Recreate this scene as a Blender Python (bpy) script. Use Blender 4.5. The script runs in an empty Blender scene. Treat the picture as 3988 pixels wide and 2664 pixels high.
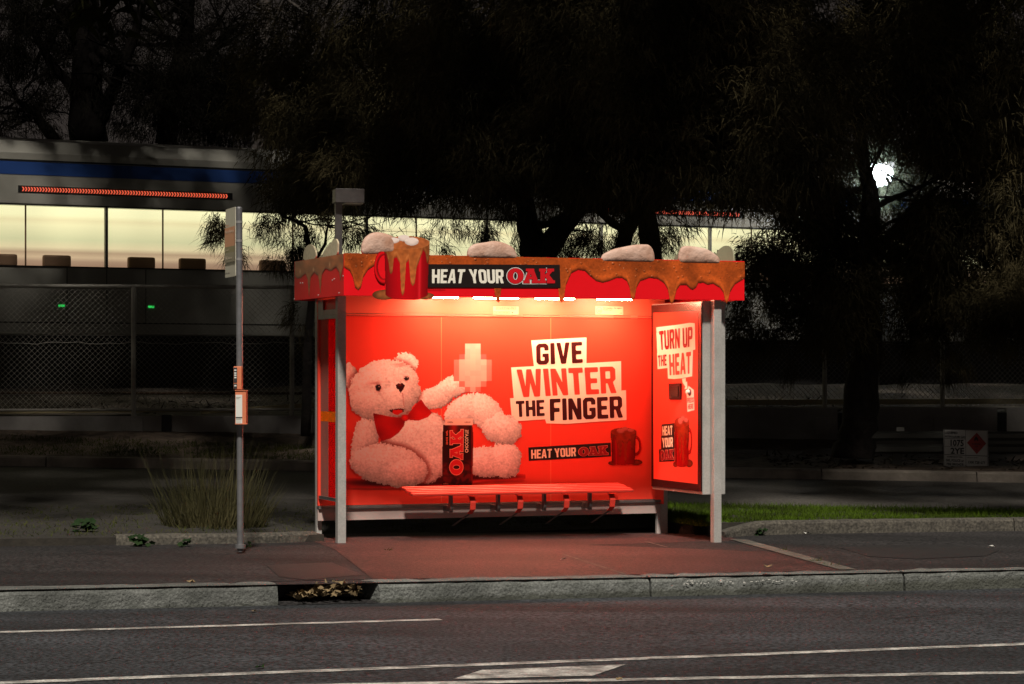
import bpy, bmesh, math, random
import numpy as np
from mathutils import Vector, Matrix
from mathutils.geometry import tessellate_polygon

random.seed(7)
rng = np.random.default_rng(11)
scene = bpy.context.scene
COL = scene.collection

# ------------------------------------------------------------------ camera
F, CX, YH, EYE = 9349.0, 1994.0, 1453.6, 1.5      # focal length / centre / horizon in photo pixels, eye height in metres
cam_d = bpy.data.cameras.new('camera')
cam = bpy.data.objects.new('camera', cam_d)
COL.objects.link(cam)
cam.location = (0, 0, EYE)
cam.rotation_euler = (math.radians(90), 0, 0)
cam_d.sensor_width = 36.0
cam_d.lens = 36.0 * F / 3988.0
cam_d.shift_y = (YH - 1332.0) / 3988.0
cam_d.clip_end = 600
scene.camera = cam

# ------------------------------------------------------------------ world (night sky, glow of the town)
YAW = 0.3638
CS, SN = math.cos(YAW), math.sin(YAW)
SUN_AZ, SUN_EL = math.radians(-20), math.radians(54)     # street-side light: from the shelter's left front, low
w = bpy.data.worlds.new('World'); scene.world = w; w.use_nodes = True
nt = w.node_tree; nt.nodes.clear()
sky = nt.nodes.new('ShaderNodeTexSky'); sky.sky_type = 'NISHITA'; sky.sun_disc = False
sky.sun_elevation = SUN_EL; sky.sun_rotation = math.radians(180) - (SUN_AZ - YAW)
bw = nt.nodes.new('ShaderNodeRGBToBW')
tint = nt.nodes.new('ShaderNodeMix'); tint.data_type = 'RGBA'; tint.blend_type = 'MULTIPLY'
tint.inputs[0].default_value = 1.0
tint.inputs[7].default_value = (1.0, 0.83, 0.74, 1)
bg = nt.nodes.new('ShaderNodeBackground'); bg.inputs[1].default_value = 0.0074
outw = nt.nodes.new('ShaderNodeOutputWorld')
nt.links.new(sky.outputs[0], bw.inputs[0]); nt.links.new(bw.outputs[0], tint.inputs[6])
nt.links.new(tint.outputs[2], bg.inputs[0]); nt.links.new(bg.outputs[0], outw.inputs[0])

# ------------------------------------------------------------------ the one sun lamp (stands for the street lighting)
sl = bpy.data.lights.new('street_light', 'SUN'); sl.energy = 5.0; sl.angle = math.radians(4.5); sl.color = (1.0, 0.93, 0.83)
so = bpy.data.objects.new('street_light', sl); COL.objects.link(so)
du, dv = -math.sin(SUN_AZ) * math.cos(SUN_EL), math.cos(SUN_AZ) * math.cos(SUN_EL)
sdir = Vector((du * CS - dv * SN, du * SN + dv * CS, -math.sin(SUN_EL)))
so.rotation_euler = sdir.to_track_quat('-Z', 'Y').to_euler()
so.location = (10, -5, 15)

scene.view_settings.view_transform = 'Standard'
scene.view_settings.look = 'None'
scene.view_settings.exposure = 0.0
scene.view_settings.gamma = 1.0
scene.render.engine = 'CYCLES'
scene.cycles.max_bounces = 7
scene.cycles.diffuse_bounces = 4
scene.cycles.glossy_bounces = 3
scene.cycles.sample_clamp_indirect = 6.0

# ------------------------------------------------------------------ frames and helpers
X0, Y0 = -1.4732, 21.0356                          # shelter frame origin: front left corner of the fascia


def UV(u, v, z=0.0):                               # shelter frame -> world
    return Vector((X0 + u * CS - v * SN, Y0 + u * SN + v * CS, z))


def inv(p):
    dx, dy = p[0] - X0, p[1] - Y0
    return dx * CS + dy * SN, -dx * SN + dy * CS


def P(px, py, Y):                                  # point seen at photo pixel, at distance Y
    return Vector(((px - CX) / F * Y, Y, EYE + (YH - py) / F * Y))


def ray(px, py):
    return Vector(((px - CX) / F, 1.0, (YH - py) / F))


def on_v(px, py, v):                               # hit the plane v = const, gives (u, z)
    d = ray(px, py)
    du_, dv_ = d.x * CS + d.y * SN, -d.x * SN + d.y * CS
    ou, ov = inv((0, 0))
    t = (v - ov) / dv_
    return ou + du_ * t, EYE + d.z * t


def on_u(px, py, u):                               # hit the plane u = const, gives (v, z)
    d = ray(px, py)
    du_, dv_ = d.x * CS + d.y * SN, -d.x * SN + d.y * CS
    ou, ov = inv((0, 0))
    t = (u - ou) / du_
    return ov + dv_ * t, EYE + d.z * t


def g(u, v):                                       # footpath level
    return -0.035 - 0.012 * u - 0.010 * max(0.0, -v)


VK = -3.12                                         # kerb face


def road(u):
    return g(u, VK) - 0.150


def gp(px, py, kind='path'):                       # photo pixel -> (u, v) on the ground
    d = ray(px, py); z = -0.05
    for _ in range(12):
        t = (z - EYE) / d.z
        u, v = inv((d.x * t, d.y * t))
        z = road(u) if kind == 'road' else g(u, v)
    return u, v


def Z5(x, y): return 1100 + x / 2.306, 800 + y / 2.306
def Z6(x, y): return 2000 + x / 2.306, 800 + y / 2.306
def Z7(x, y): return 1200 + x / 2.24, 1400 + y / 2.24
def Z8(x, y): return 2000 + x / 2.24, 1400 + y / 2.24
def ZS(x, y): return 2500 + x / 1.845, 1150 + y / 1.845
def D(x, y): return x * 1.6992, y * 1.6992


def lin(c):
    c = np.asarray(c, dtype=float)
    return np.where(c <= 0.04045, c / 12.92, ((np.maximum(c, 0) + 0.055) / 1.055) ** 2.4)


# ------------------------------------------------------------------ materials
MATS = {}


def mat(name, col, rough=0.6, metal=0.0, spec=0.5, noise=0.0, nscale=8.0, col2=None, bump=0.0, bscale=60.0,
        emit=None, estr=0.0, attr=None, fine=0.0, fscale=200.0, coat=0.0):
    m = bpy.data.materials.new(name); m.use_nodes = True
    n, l = m.node_tree.nodes, m.node_tree.links
    b = n['Principled BSDF']
    b.inputs['Base Color'].default_value = (*col[:3], 1)
    b.inputs['Roughness'].default_value = rough
    b.inputs['Metallic'].default_value = metal
    b.inputs['Specular IOR Level'].default_value = spec
    if coat: b.inputs['Coat Weight'].default_value = coat
    tc = n.new('ShaderNodeTexCoord')
    src = None
    if attr:
        a = n.new('ShaderNodeAttribute'); a.attribute_name = attr; src = a.outputs['Color']
    if noise > 0 or col2 is not None:
        t = n.new('ShaderNodeTexNoise'); t.inputs['Scale'].default_value = nscale; t.inputs['Detail'].default_value = 6
        t.inputs['Roughness'].default_value = 0.62
        l.new(tc.outputs['Object'], t.inputs['Vector'])
        r = n.new('ShaderNodeValToRGB')
        r.color_ramp.elements[0].position = 0.33; r.color_ramp.elements[1].position = 0.68
        c2 = col2 if col2 is not None else tuple(c * (1 - noise) for c in col[:3])
        r.color_ramp.elements[0].color = (*c2, 1); r.color_ramp.elements[1].color = (*col[:3], 1)
        l.new(t.outputs['Fac'], r.inputs['Fac'])
        if src is None: src = r.outputs['Color']
    if fine > 0:
        t = n.new('ShaderNodeTexNoise'); t.inputs['Scale'].default_value = fscale; t.inputs['Detail'].default_value = 3
        l.new(tc.outputs['Object'], t.inputs['Vector'])
        mr = n.new('ShaderNodeMapRange'); mr.inputs[1].default_value = 0.38; mr.inputs[2].default_value = 0.62
        mr.inputs[3].default_value = 1 - fine; mr.inputs[4].default_value = 1 + fine
        l.new(t.outputs['Fac'], mr.inputs[0])
        mx = n.new('ShaderNodeMix'); mx.data_type = 'RGBA'; mx.blend_type = 'MULTIPLY'; mx.inputs[0].default_value = 1
        if src is None: mx.inputs[6].default_value = (*col[:3], 1)
        else: l.new(src, mx.inputs[6])
        l.new(mr.outputs[0], mx.inputs[7]); src = mx.outputs[2]
    if src is not None: l.new(src, b.inputs['Base Color'])
    if bump > 0:
        t = n.new('ShaderNodeTexNoise'); t.inputs['Scale'].default_value = bscale; t.inputs['Detail'].default_value = 5
        l.new(tc.outputs['Object'], t.inputs['Vector'])
        bp = n.new('ShaderNodeBump'); bp.inputs['Strength'].default_value = bump; bp.inputs['Distance'].default_value = 0.02
        l.new(t.outputs['Fac'], bp.inputs['Height']); l.new(bp.outputs['Normal'], b.inputs['Normal'])
    if emit is not None:
        b.inputs['Emission Color'].default_value = (*emit, 1); b.inputs['Emission Strength'].default_value = estr
    MATS[name] = m
    return m


def add_grime(name, z_lo, z_hi, colr):
    m = MATS[name]; n, l = m.node_tree.nodes, m.node_tree.links
    b = n['Principled BSDF']; src = b.inputs['Base Color'].links[0].from_socket
    tc = n.new('ShaderNodeTexCoord'); sp_n = n.new('ShaderNodeSeparateXYZ'); l.new(tc.outputs['Object'], sp_n.inputs[0])
    t = n.new('ShaderNodeTexNoise'); t.inputs['Scale'].default_value = 16; t.inputs['Detail'].default_value = 5; l.new(tc.outputs['Object'], t.inputs['Vector'])
    ad = n.new('ShaderNodeMath'); ad.operation = 'MULTIPLY_ADD'; ad.inputs[1].default_value = -0.10; l.new(t.outputs['Fac'], ad.inputs[0]); l.new(sp_n.outputs[2], ad.inputs[2])
    mr = n.new('ShaderNodeMapRange'); mr.inputs[1].default_value = z_lo; mr.inputs[2].default_value = z_hi; mr.inputs[3].default_value = 0.75; mr.inputs[4].default_value = 0.0
    l.new(ad.outputs[0], mr.inputs[0])
    mx = n.new('ShaderNodeMix'); mx.data_type = 'RGBA'; mx.inputs[7].default_value = (*colr, 1)
    l.new(mr.outputs[0], mx.inputs[0]); l.new(src, mx.inputs[6]); l.new(mx.outputs[2], b.inputs['Base Color'])


def leaf_mat(name, ca, cb, trans=0.3):
    m = bpy.data.materials.new(name); m.use_nodes = True
    n, l = m.node_tree.nodes, m.node_tree.links
    n.clear()
    out = n.new('ShaderNodeOutputMaterial'); d = n.new('ShaderNodeBsdfDiffuse'); t = n.new('ShaderNodeBsdfTranslucent')
    mx = n.new('ShaderNodeMixShader'); mx.inputs[0].default_value = trans
    tc = n.new('ShaderNodeTexCoord'); no = n.new('ShaderNodeTexNoise'); no.inputs['Scale'].default_value = 1.3; no.inputs['Detail'].default_value = 4
    r = n.new('ShaderNodeValToRGB'); r.color_ramp.elements[0].position = 0.35; r.color_ramp.elements[1].position = 0.7
    r.color_ramp.elements[0].color = (*ca, 1); r.color_ramp.elements[1].color = (*cb, 1)
    l.new(tc.outputs['Object'], no.inputs['Vector']); l.new(no.outputs['Fac'], r.inputs['Fac'])
    l.new(r.outputs['Color'], d.inputs['Color']); l.new(r.outputs['Color'], t.inputs['Color'])
    l.new(d.outputs[0], mx.inputs[1]); l.new(t.outputs[0], mx.inputs[2]); l.new(mx.outputs[0], out.inputs[0])
    MATS[name] = m
    return m


mat('asphalt', (0.026, 0.0285, 0.032), 0.85, noise=0.38, nscale=1.1, fine=0.85, fscale=34, bump=0.8, bscale=50, spec=0.35)
mat('path', (0.020, 0.018, 0.018), 0.85, noise=0.35, nscale=1.3, fine=0.8, fscale=34, bump=0.8, bscale=50, spec=0.3)
mat('pad', (0.038, 0.016, 0.0145), 0.7, noise=0.45, nscale=1.6, fine=0.8, fscale=36, bump=0.6, bscale=50, spec=0.4)  # brown-red paving, pushed redder to carry the shelter's red glow
mat('patch', (0.014, 0.012, 0.012), 0.7, noise=0.3, nscale=2, fine=0.4, fscale=45, bump=0.4, bscale=60)
mat('lane', (0.06, 0.053, 0.045), 0.9, noise=0.3, nscale=1.0, fine=0.4, fscale=30)
mat('kerbstone', (0.13, 0.135, 0.126), 0.9, col2=(0.07, 0.075, 0.067), nscale=5, fine=0.22, fscale=60, bump=0.9, bscale=45)
mat('kerb_dark', (0.075, 0.067, 0.052), 0.9, col2=(0.04, 0.035, 0.028), nscale=5, fine=0.35, fscale=40, bump=0.7, bscale=30)
add_grime('kerbstone', -0.255, -0.215, (0.030, 0.032, 0.022))
mat('far_kerb', (0.26, 0.22, 0.18), 0.9, noise=0.4, nscale=4, bump=0.6, bscale=20)
mat('paint_line', (0.50, 0.48, 0.44), 0.8, col2=(0.24, 0.225, 0.21), nscale=14, fine=0.3, fscale=60)
mat('concrete_strip', (0.11, 0.105, 0.088), 0.9, col2=(0.035, 0.034, 0.026), nscale=9, bump=0.6, bscale=30)
mat('soil', (0.020, 0.016, 0.011), 1.0, col2=(0.009, 0.0075, 0.0055), nscale=5, bump=1.0, bscale=14)
mat('mulch', (0.14, 0.10, 0.07), 1.0, col2=(0.05, 0.036, 0.027), nscale=7, bump=1.0, bscale=14)
mat('ballast', (0.09, 0.07, 0.05), 1.0, col2=(0.03, 0.024, 0.02), nscale=9, bump=1.0, bscale=12)
mat('steel', (0.50, 0.48, 0.45), 0.42, metal=0.25, noise=0.22, nscale=4, fine=0.07, fscale=70)
mat('steel_dark', (0.17, 0.155, 0.15), 0.45, metal=0.5, noise=0.3, nscale=9)
mat('galv', (0.27, 0.27, 0.28), 0.4, metal=0.6, noise=0.3, nscale=12)
mat('clip', (0.75, 0.74, 0.73), 0.3, metal=0.8)
mat('ceiling', (0.72, 0.60, 0.52), 0.5, noise=0.1, nscale=3)
mat('band', (0.78, 0.15, 0.085), 0.42, noise=0.10, nscale=2.2)
mat('lower_panel', (0.50, 0.37, 0.33), 0.5, noise=0.18, nscale=4)
mat('red_print', (0.80, 0.060, 0.034), 0.32, spec=0.3)
mat('red_face', (0.80, 0.008, 0.014), 0.4, spec=0.12, noise=0.08, nscale=3)
mat('cream', (0.80, 0.70, 0.52), 0.45)
mat('paper', (0.83, 0.78, 0.66), 0.4)
mat('dark_red', (0.028, 0.0010, 0.0015), 0.4)
mat('mid_red', (0.14, 0.003, 0.004), 0.4)
mat('word_red', (0.72, 0.055, 0.035), 0.4)
mat('black_print', (0.014, 0.008, 0.007), 0.35)
mat('logo_red', (0.58, 0.008, 0.014), 0.35)
mat('logo_red_dimmed', (0.26, 0.006, 0.010), 0.35)  # darker copy of logo_red, dimmed to offset the strong lamps inside
mat('logo_white', (0.75, 0.70, 0.66), 0.4)
mat('outline', (0.70, 0.30, 0.20), 0.4)
mat('frame_black', (0.010, 0.006, 0.006), 0.25)
mat('print', (0.5, 0.5, 0.5), 0.36, attr='Col', spec=0.25)
mat('print_gloss', (0.5, 0.5, 0.5), 0.2, attr='Col', spec=0.45, bump=0.12, bscale=45)
mat('marshmallow', (0.66, 0.46, 0.37), 0.6, col2=(0.42, 0.22, 0.145), nscale=3.5, bump=0.55, bscale=22)
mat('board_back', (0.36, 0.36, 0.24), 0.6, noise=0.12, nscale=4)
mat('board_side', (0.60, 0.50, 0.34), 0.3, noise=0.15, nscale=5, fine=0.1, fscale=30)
mat('bench_red', (0.62, 0.045, 0.028), 0.3, metal=0.15, noise=0.1, nscale=6)
mat('lamp_lit', (0.8, 0.6, 0.4), 0.5, emit=(1.0, 0.35, 0.205), estr=275.0)
mat('seam', (0.80, 0.16, 0.07), 0.4)
mat('sticker', (0.36, 0.34, 0.22), 0.45)
mat('pole_orange', (0.62, 0.20, 0.10), 0.4, noise=0.1, nscale=12)
mat('label_white', (0.62, 0.62, 0.58), 0.5)
mat('flag_white', (0.60, 0.57, 0.46), 0.4, noise=0.1, nscale=6)
mat('flag_orange', (0.68, 0.27, 0.13), 0.4)
mat('flag_olive', (0.24, 0.20, 0.09), 0.4)
mat('flag_grey', (0.27, 0.23, 0.16), 0.4)
mat('flag_text', (0.80, 0.68, 0.52), 0.5)
mat('tag_dark', (0.03, 0.03, 0.03), 0.5)
mat('train_grey', (0.32, 0.31, 0.27), 0.42, noise=0.25, nscale=0.8)
mat('train_dark', (0.006, 0.006, 0.006), 0.5)
mat('train_blue', (0.02, 0.06, 0.22), 0.4)
mat('led_red', (0.2, 0.02, 0.02), 0.5, emit=(0.78, 0.115, 0.055), estr=1.1)
mat('led_green', (0.02, 0.2, 0.04), 0.5, emit=(0.03, 0.62, 0.10), estr=0.9)
mat('fence_steel', (0.38, 0.36, 0.31), 0.6, noise=0.3, nscale=6)
mat('wall_conc', (0.36, 0.34, 0.32), 0.95, col2=(0.22, 0.205, 0.19), nscale=1.5, bump=0.4, bscale=10)
mat('beam_conc', (0.42, 0.35, 0.19), 0.95, noise=0.3, nscale=2)
mat('rail_steel', (0.06, 0.035, 0.02), 0.5, metal=0.4)
mat('guard', (0.13, 0.13, 0.115), 0.55, metal=0.3, noise=0.2, nscale=3)
mat('sign_white', (0.45, 0.43, 0.41), 0.6)
mat('sign_black', (0.006, 0.006, 0.006), 0.6)
mat('sign_red', (0.30, 0.03, 0.025), 0.6)
mat('bark', (0.036, 0.027, 0.022), 0.95, col2=(0.011, 0.009, 0.008), nscale=9, bump=1.0, bscale=22)
mat('bark_silhouette', (0.0035, 0.003, 0.0028), 1.0, spec=0.0)  # near-black copy of bark: unlit night silhouette put into the colour
mat('dry', (0.22, 0.155, 0.075), 0.9, noise=0.3, nscale=20)
mat('litter_white', (0.40, 0.39, 0.36), 0.7)
mat('flood', (1, 1, 1), 0.5, emit=(0.82, 0.92, 1.0), estr=150.0)
leaf_mat('end_red', (0.62, 0.012, 0.01), (0.72, 0.016, 0.012), 0.5)
leaf_mat('end_pink', (0.40, 0.13, 0.10), (0.50, 0.2, 0.16), 0.3)
leaf_mat('end_orange', (0.75, 0.2, 0.012), (0.8, 0.24, 0.015), 0.4)
leaf_mat('needles', (0.030, 0.027, 0.016), (0.12, 0.098, 0.050), 0.25)
leaf_mat('shade_canopy', (0.02, 0.022, 0.010), (0.05, 0.05, 0.02), 0.15)
leaf_mat('needles_pale', (0.04, 0.045, 0.03), (0.08, 0.085, 0.06), 0.4)
leaf_mat('needles_silhouette', (0.0022, 0.002, 0.0016), (0.0045, 0.004, 0.003), 0.1)  # near-black copy of needles, the dark of unlit crowns is in the colour
leaf_mat('grass', (0.035, 0.045, 0.012), (0.10, 0.175, 0.014), 0.35)
leaf_mat('grass_dry', (0.04, 0.055, 0.012), (0.10, 0.10, 0.03), 0.3)
leaf_mat('tussock', (0.025, 0.026, 0.012), (0.12, 0.105, 0.05), 0.3)
leaf_mat('weed', (0.018, 0.035, 0.016), (0.035, 0.06, 0.022), 0.3)


def wear(name, lo, hi, sc):
    m = MATS[name]; n, l = m.node_tree.nodes, m.node_tree.links
    b = n['Principled BSDF']; src = b.inputs['Base Color'].links[0].from_socket
    tc = n.new('ShaderNodeTexCoord'); mp = n.new('ShaderNodeMapping'); mp.inputs['Rotation'].default_value = (0, 0, -YAW); mp.inputs['Scale'].default_value = sc
    t = n.new('ShaderNodeTexNoise'); t.inputs['Scale'].default_value = 1.0; t.inputs['Detail'].default_value = 5
    l.new(tc.outputs['Object'], mp.inputs[0]); l.new(mp.outputs[0], t.inputs['Vector'])
    mr = n.new('ShaderNodeMapRange'); mr.inputs[1].default_value = 0.36; mr.inputs[2].default_value = 0.64; mr.inputs[3].default_value = lo; mr.inputs[4].default_value = hi
    l.new(t.outputs['Fac'], mr.inputs[0])
    mx = n.new('ShaderNodeMix'); mx.data_type = 'RGBA'; mx.blend_type = 'MULTIPLY'; mx.inputs[0].default_value = 1
    l.new(src, mx.inputs[6]); l.new(mr.outputs[0], mx.inputs[7]); l.new(mx.outputs[2], b.inputs['Base Color'])


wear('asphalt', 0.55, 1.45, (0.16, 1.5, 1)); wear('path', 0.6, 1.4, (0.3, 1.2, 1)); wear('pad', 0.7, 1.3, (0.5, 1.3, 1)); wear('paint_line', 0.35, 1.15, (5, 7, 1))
MATS['paint_line'].node_tree.nodes['Color Ramp'].color_ramp.elements[0].position = 0.30
wear('kerbstone', 0.7, 1.25, (0.8, 3, 3))


def train_window_mat():
    m = bpy.data.materials.new('lit_window'); m.use_nodes = True
    n, l = m.node_tree.nodes, m.node_tree.links
    b = n['Principled BSDF']; b.inputs['Base Color'].default_value = (0.02, 0.02, 0.02, 1); b.inputs['Roughness'].default_value = 0.2
    tc = n.new('ShaderNodeTexCoord'); sp = n.new('ShaderNodeSeparateXYZ')
    l.new(tc.outputs['Object'], sp.inputs[0])
    mr = n.new('ShaderNodeMapRange'); mr.inputs[1].default_value = 3.21; mr.inputs[2].default_value = 4.19
    l.new(sp.outputs[2], mr.inputs[0])
    r = n.new('ShaderNodeValToRGB')
    e = r.color_ramp.elements
    e[0].position = 0.0; e[0].color = (0.33, 0.20, 0.125, 1)
    e[1].position = 1.0; e[1].color = (1.0, 0.95, 0.55, 1)
    for p, c in ((0.10, (0.40, 0.26, 0.165)), (0.17, (0.62, 0.45, 0.27)), (0.25, (0.47, 0.33, 0.20)), (0.33, (0.78, 0.66, 0.38)),
                 (0.46, (0.68, 0.66, 0.37)), (0.70, (0.90, 0.83, 0.47)), (0.78, (0.86, 0.76, 0.42)), (0.86, (0.98, 0.93, 0.53))):
        k = e.new(p); k.color = (*c, 1)
    l.new(mr.outputs[0], r.inputs['Fac'])
    no = n.new('ShaderNodeTexNoise'); no.inputs['Scale'].default_value = 0.55
    l.new(tc.outputs['Object'], no.inputs['Vector'])
    m2 = n.new('ShaderNodeMapRange'); m2.inputs[1].default_value = 0.35; m2.inputs[2].default_value = 0.65; m2.inputs[3].default_value = 1.0; m2.inputs[4].default_value = 1.25
    l.new(no.outputs['Fac'], m2.inputs[0])
    l.new(r.outputs['Color'], b.inputs['Emission Color']); l.new(m2.outputs[0], b.inputs['Emission Strength'])
    MATS['lit_window'] = m


train_window_mat()
mat('seat_cloth', (0.22, 0.13, 0.08), 0.8)
gm = bpy.data.materials.new('glazing'); gm.use_nodes = True; gn, gl_ = gm.node_tree.nodes, gm.node_tree.links; gn.clear()
go_, gt_, gg_, gx_ = gn.new('ShaderNodeOutputMaterial'), gn.new('ShaderNodeBsdfTransparent'), gn.new('ShaderNodeBsdfGlossy'), gn.new('ShaderNodeMixShader')
gg_.inputs['Roughness'].default_value = 0.05; gx_.inputs[0].default_value = 0.06
gl_.new(gt_.outputs[0], gx_.inputs[1]); gl_.new(gg_.outputs[0], gx_.inputs[2]); gl_.new(gx_.outputs[0], go_.inputs[0]); MATS['glazing'] = gm


# ------------------------------------------------------------------ object helpers
def link(name, me, material=None, parent=None):
    o = bpy.data.objects.new(name, me); COL.objects.link(o)
    if material is not None and me is not None: me.materials.append(MATS[material])
    if parent is not None: o.parent = parent
    return o


def tag(o, label=None, cat=None, group=None, kind=None):
    if label: o['label'] = label
    if cat: o['category'] = cat
    if group: o['group'] = group
    if kind: o['kind'] = kind
    return o


def empty(name, loc=(0, 0, 0), rz=0.0, parent=None):
    o = bpy.data.objects.new(name, None); COL.objects.link(o); o.location = loc; o.rotation_euler = (0, 0, rz)
    o.empty_display_size = 0.1
    if parent is not None: o.parent = parent
    return o


class MB:
    def __init__(s): s.v, s.f = [], []

    def add(s, vs, fs):
        k = len(s.v); s.v += [tuple(p) for p in vs]; s.f += [tuple(i + k for i in f) for f in fs]
        return s

    def box(s, a, b):
        (x0, y0, z0), (x1, y1, z1) = a, b
        return s.add([(x0, y0, z0), (x1, y0, z0), (x1, y1, z0), (x0, y1, z0), (x0, y0, z1), (x1, y0, z1), (x1, y1, z1), (x0, y1, z1)],
                     [(0, 3, 2, 1), (4, 5, 6, 7), (0, 1, 5, 4), (1, 2, 6, 5), (2, 3, 7, 6), (3, 0, 4, 7)])

    def tube(s, pts, rad, n=8, caps=True):
        pts = [Vector(p) for p in pts]
        if not isinstance(rad, (list, tuple)): rad = [rad] * len(pts)
        rings = []
        ref = Vector((0.31, 0.93, 0.17)).normalized()
        for i, p in enumerate(pts):
            d = (pts[min(i + 1, len(pts) - 1)] - pts[max(i - 1, 0)]).normalized()
            a = d.cross(ref)
            if a.length < 0.05: a = d.cross(Vector((1, 0, 0)))
            a.normalize(); b = d.cross(a)
            rings.append([p + (a * math.cos(2 * math.pi * k / n) + b * math.sin(2 * math.pi * k / n)) * rad[i] for k in range(n)])
        vs = [q for r in rings for q in r]
        fs = []
        for i in range(len(pts) - 1):
            for k in range(n):
                fs.append((i * n + k, i * n + (k + 1) % n, (i + 1) * n + (k + 1) % n, (i + 1) * n + k))
        if caps:
            fs.append(tuple(range(n - 1, -1, -1))); fs.append(tuple((len(pts) - 1) * n + k for k in range(n)))
        return s.add(vs, fs)

    def prism(s, pts, axis_vec):                    # pts: 3-D outline, extruded along axis_vec
        n = len(pts); a = Vector(axis_vec)
        vs = [Vector(p) for p in pts] + [Vector(p) + a for p in pts]
        tris = tessellate_polygon([[Vector(p) for p in pts]])
        fs = [tuple(t) for t in tris] + [tuple(n + i for i in reversed(t)) for t in tris]
        fs += [(i, (i + 1) % n, n + (i + 1) % n, n + i) for i in range(n)]
        return s.add(vs, fs)

    def build(s, name, material, parent=None, bevel=0.0, smooth=False, segs=2):
        me = bpy.data.meshes.new(name); me.from_pydata(s.v, [], s.f); me.update()
        bm = bmesh.new(); bm.from_mesh(me)
        if bevel > 0:
            ed = [e for e in bm.edges if len(e.link_faces) == 2 and e.calc_face_angle(0) > 0.6]
            bmesh.ops.bevel(bm, geom=ed, offset=bevel, segments=segs, affect='EDGES', profile=0.6, clamp_overlap=True)
        bmesh.ops.recalc_face_normals(bm, faces=bm.faces)
        bm.to_mesh(me); bm.free()
        if smooth:
            for p in me.polygons: p.use_smooth = True
        return link(name, me, material, parent)


def np_mesh(name, verts, tris, material, parent=None, smooth=False, col=None):
    me = bpy.data.meshes.new(name)
    nv, nf, k = len(verts), len(tris), tris.shape[1]
    me.vertices.add(nv); me.vertices.foreach_set('co', np.ascontiguousarray(verts, dtype=np.float32).ravel())
    me.loops.add(nf * k); me.loops.foreach_set('vertex_index', np.ascontiguousarray(tris, dtype=np.int32).ravel())
    me.polygons.add(nf); me.polygons.foreach_set('loop_start', np.arange(0, nf * k, k, dtype=np.int32))
    if smooth: me.polygons.foreach_set('use_smooth', np.ones(nf, dtype=bool))
    me.update(calc_edges=True)
    if col is not None:
        a = me.color_attributes.new('Col', 'FLOAT_COLOR', 'POINT')
        c = np.ones((nv, 4), dtype=np.float32); c[:, :3] = col
        a.data.foreach_set('color', c.ravel())
    return link(name, me, material, parent)


def blades(base, direction, length, width, droop, segs=2):
    """thin bent blades: base (N,3), direction (N,3) unit, length (N,), width (N,), droop (N,) -> verts, tris"""
    N = len(base)
    side = np.cross(direction, rng.normal(size=(N, 3))); side /= np.linalg.norm(side, axis=1, keepdims=True) + 1e-9
    vs, tr = [], []
    per = 2 * segs + 1
    for i in range(segs + 1):
        t = i / segs
        c = base + direction * (length * t)[:, None]
        c[:, 2] -= droop * t * t
        wv = (width * (1 - 0.75 * t))[:, None] * side * 0.5
        if i < segs: vs += [c - wv, c + wv]
        else: vs += [c]
    V = np.stack(vs, axis=1).reshape(-1, 3)
    o = (np.arange(N) * per)[:, None]
    for i in range(segs):
        a = 2 * i
        if i < segs - 1:
            tr += [o + np.array([[a, a + 1, a + 3]]), o + np.array([[a, a + 3, a + 2]])]
        else:
            tr += [o + np.array([[a, a + 1, a + 2]])]
    return V, np.concatenate(tr)


def smooth_noise(h, w, k, r=rng):
    a = r.normal(size=(h, w))
    fy = np.fft.fftfreq(h)[:, None]; fx = np.fft.fftfreq(w)[None]
    b = np.fft.ifft2(np.fft.fft2(a) * np.exp(-2 * (math.pi * k) ** 2 * (fx * fx + fy * fy))).real
    return b / (b.std() + 1e-9)


# ------------------------------------------------------------------ ground, road, footpath
def sheet(name, pts, zf, material, label=None, frame='uv', sub=0.0, kind='structure', parent=None):
    """flat polygon in (u,v) or (x,y) laid at height zf(a,b)"""
    tris = tessellate_polygon([[Vector((a, b, 0)) for a, b in pts]])
    vs = []
    for a, b in pts:
        z = zf(a, b)
        vs.append(UV(a, b, z) if frame == 'uv' else Vector((a, b, z)))
    m = MB().add(vs, [tuple(t) for t in tris])
    o = m.build(name, material, parent)
    for p in o.data.polygons:
        if p.normal.z < 0: p.flip()
    if kind: o['kind'] = kind
    return o


# base ground reaching the horizon
sheet('ground', [(-400, -60), (400, -60), (400, 500), (-400, 500)], lambda x, y: -1.2, 'soil', frame='xy')
sheet('road', [(-14, -26), (14, -26), (14, VK), (-14, VK)], lambda u, v: road(u), 'asphalt')
sheet('footpath', [(-14, VK - 0.02), (14, VK - 0.02), (14, 0), (14, 6), (-14, 6), (-14, 0)], lambda u, v: g(u, v), 'path')

# pad in front of the shelter, a little lighter
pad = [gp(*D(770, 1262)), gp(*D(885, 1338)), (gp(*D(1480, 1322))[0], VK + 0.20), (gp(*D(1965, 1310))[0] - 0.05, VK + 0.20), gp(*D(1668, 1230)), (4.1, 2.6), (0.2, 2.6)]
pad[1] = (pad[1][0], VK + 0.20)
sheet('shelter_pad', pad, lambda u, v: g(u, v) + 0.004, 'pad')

# joint strips on the pad
def strip(name, p0, p1, wd, material, lift, kind='path'):
    a, b = Vector(p0), Vector(p1)
    n = (b - a).normalized(); n = Vector((-n.y, n.x)) * wd / 2
    zf = (lambda u, v: road(u) + lift) if kind == 'road' else (lambda u, v: g(u, v) + lift)
    return sheet(name, [a - n, b - n, b + n, a + n], zf, material)


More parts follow.
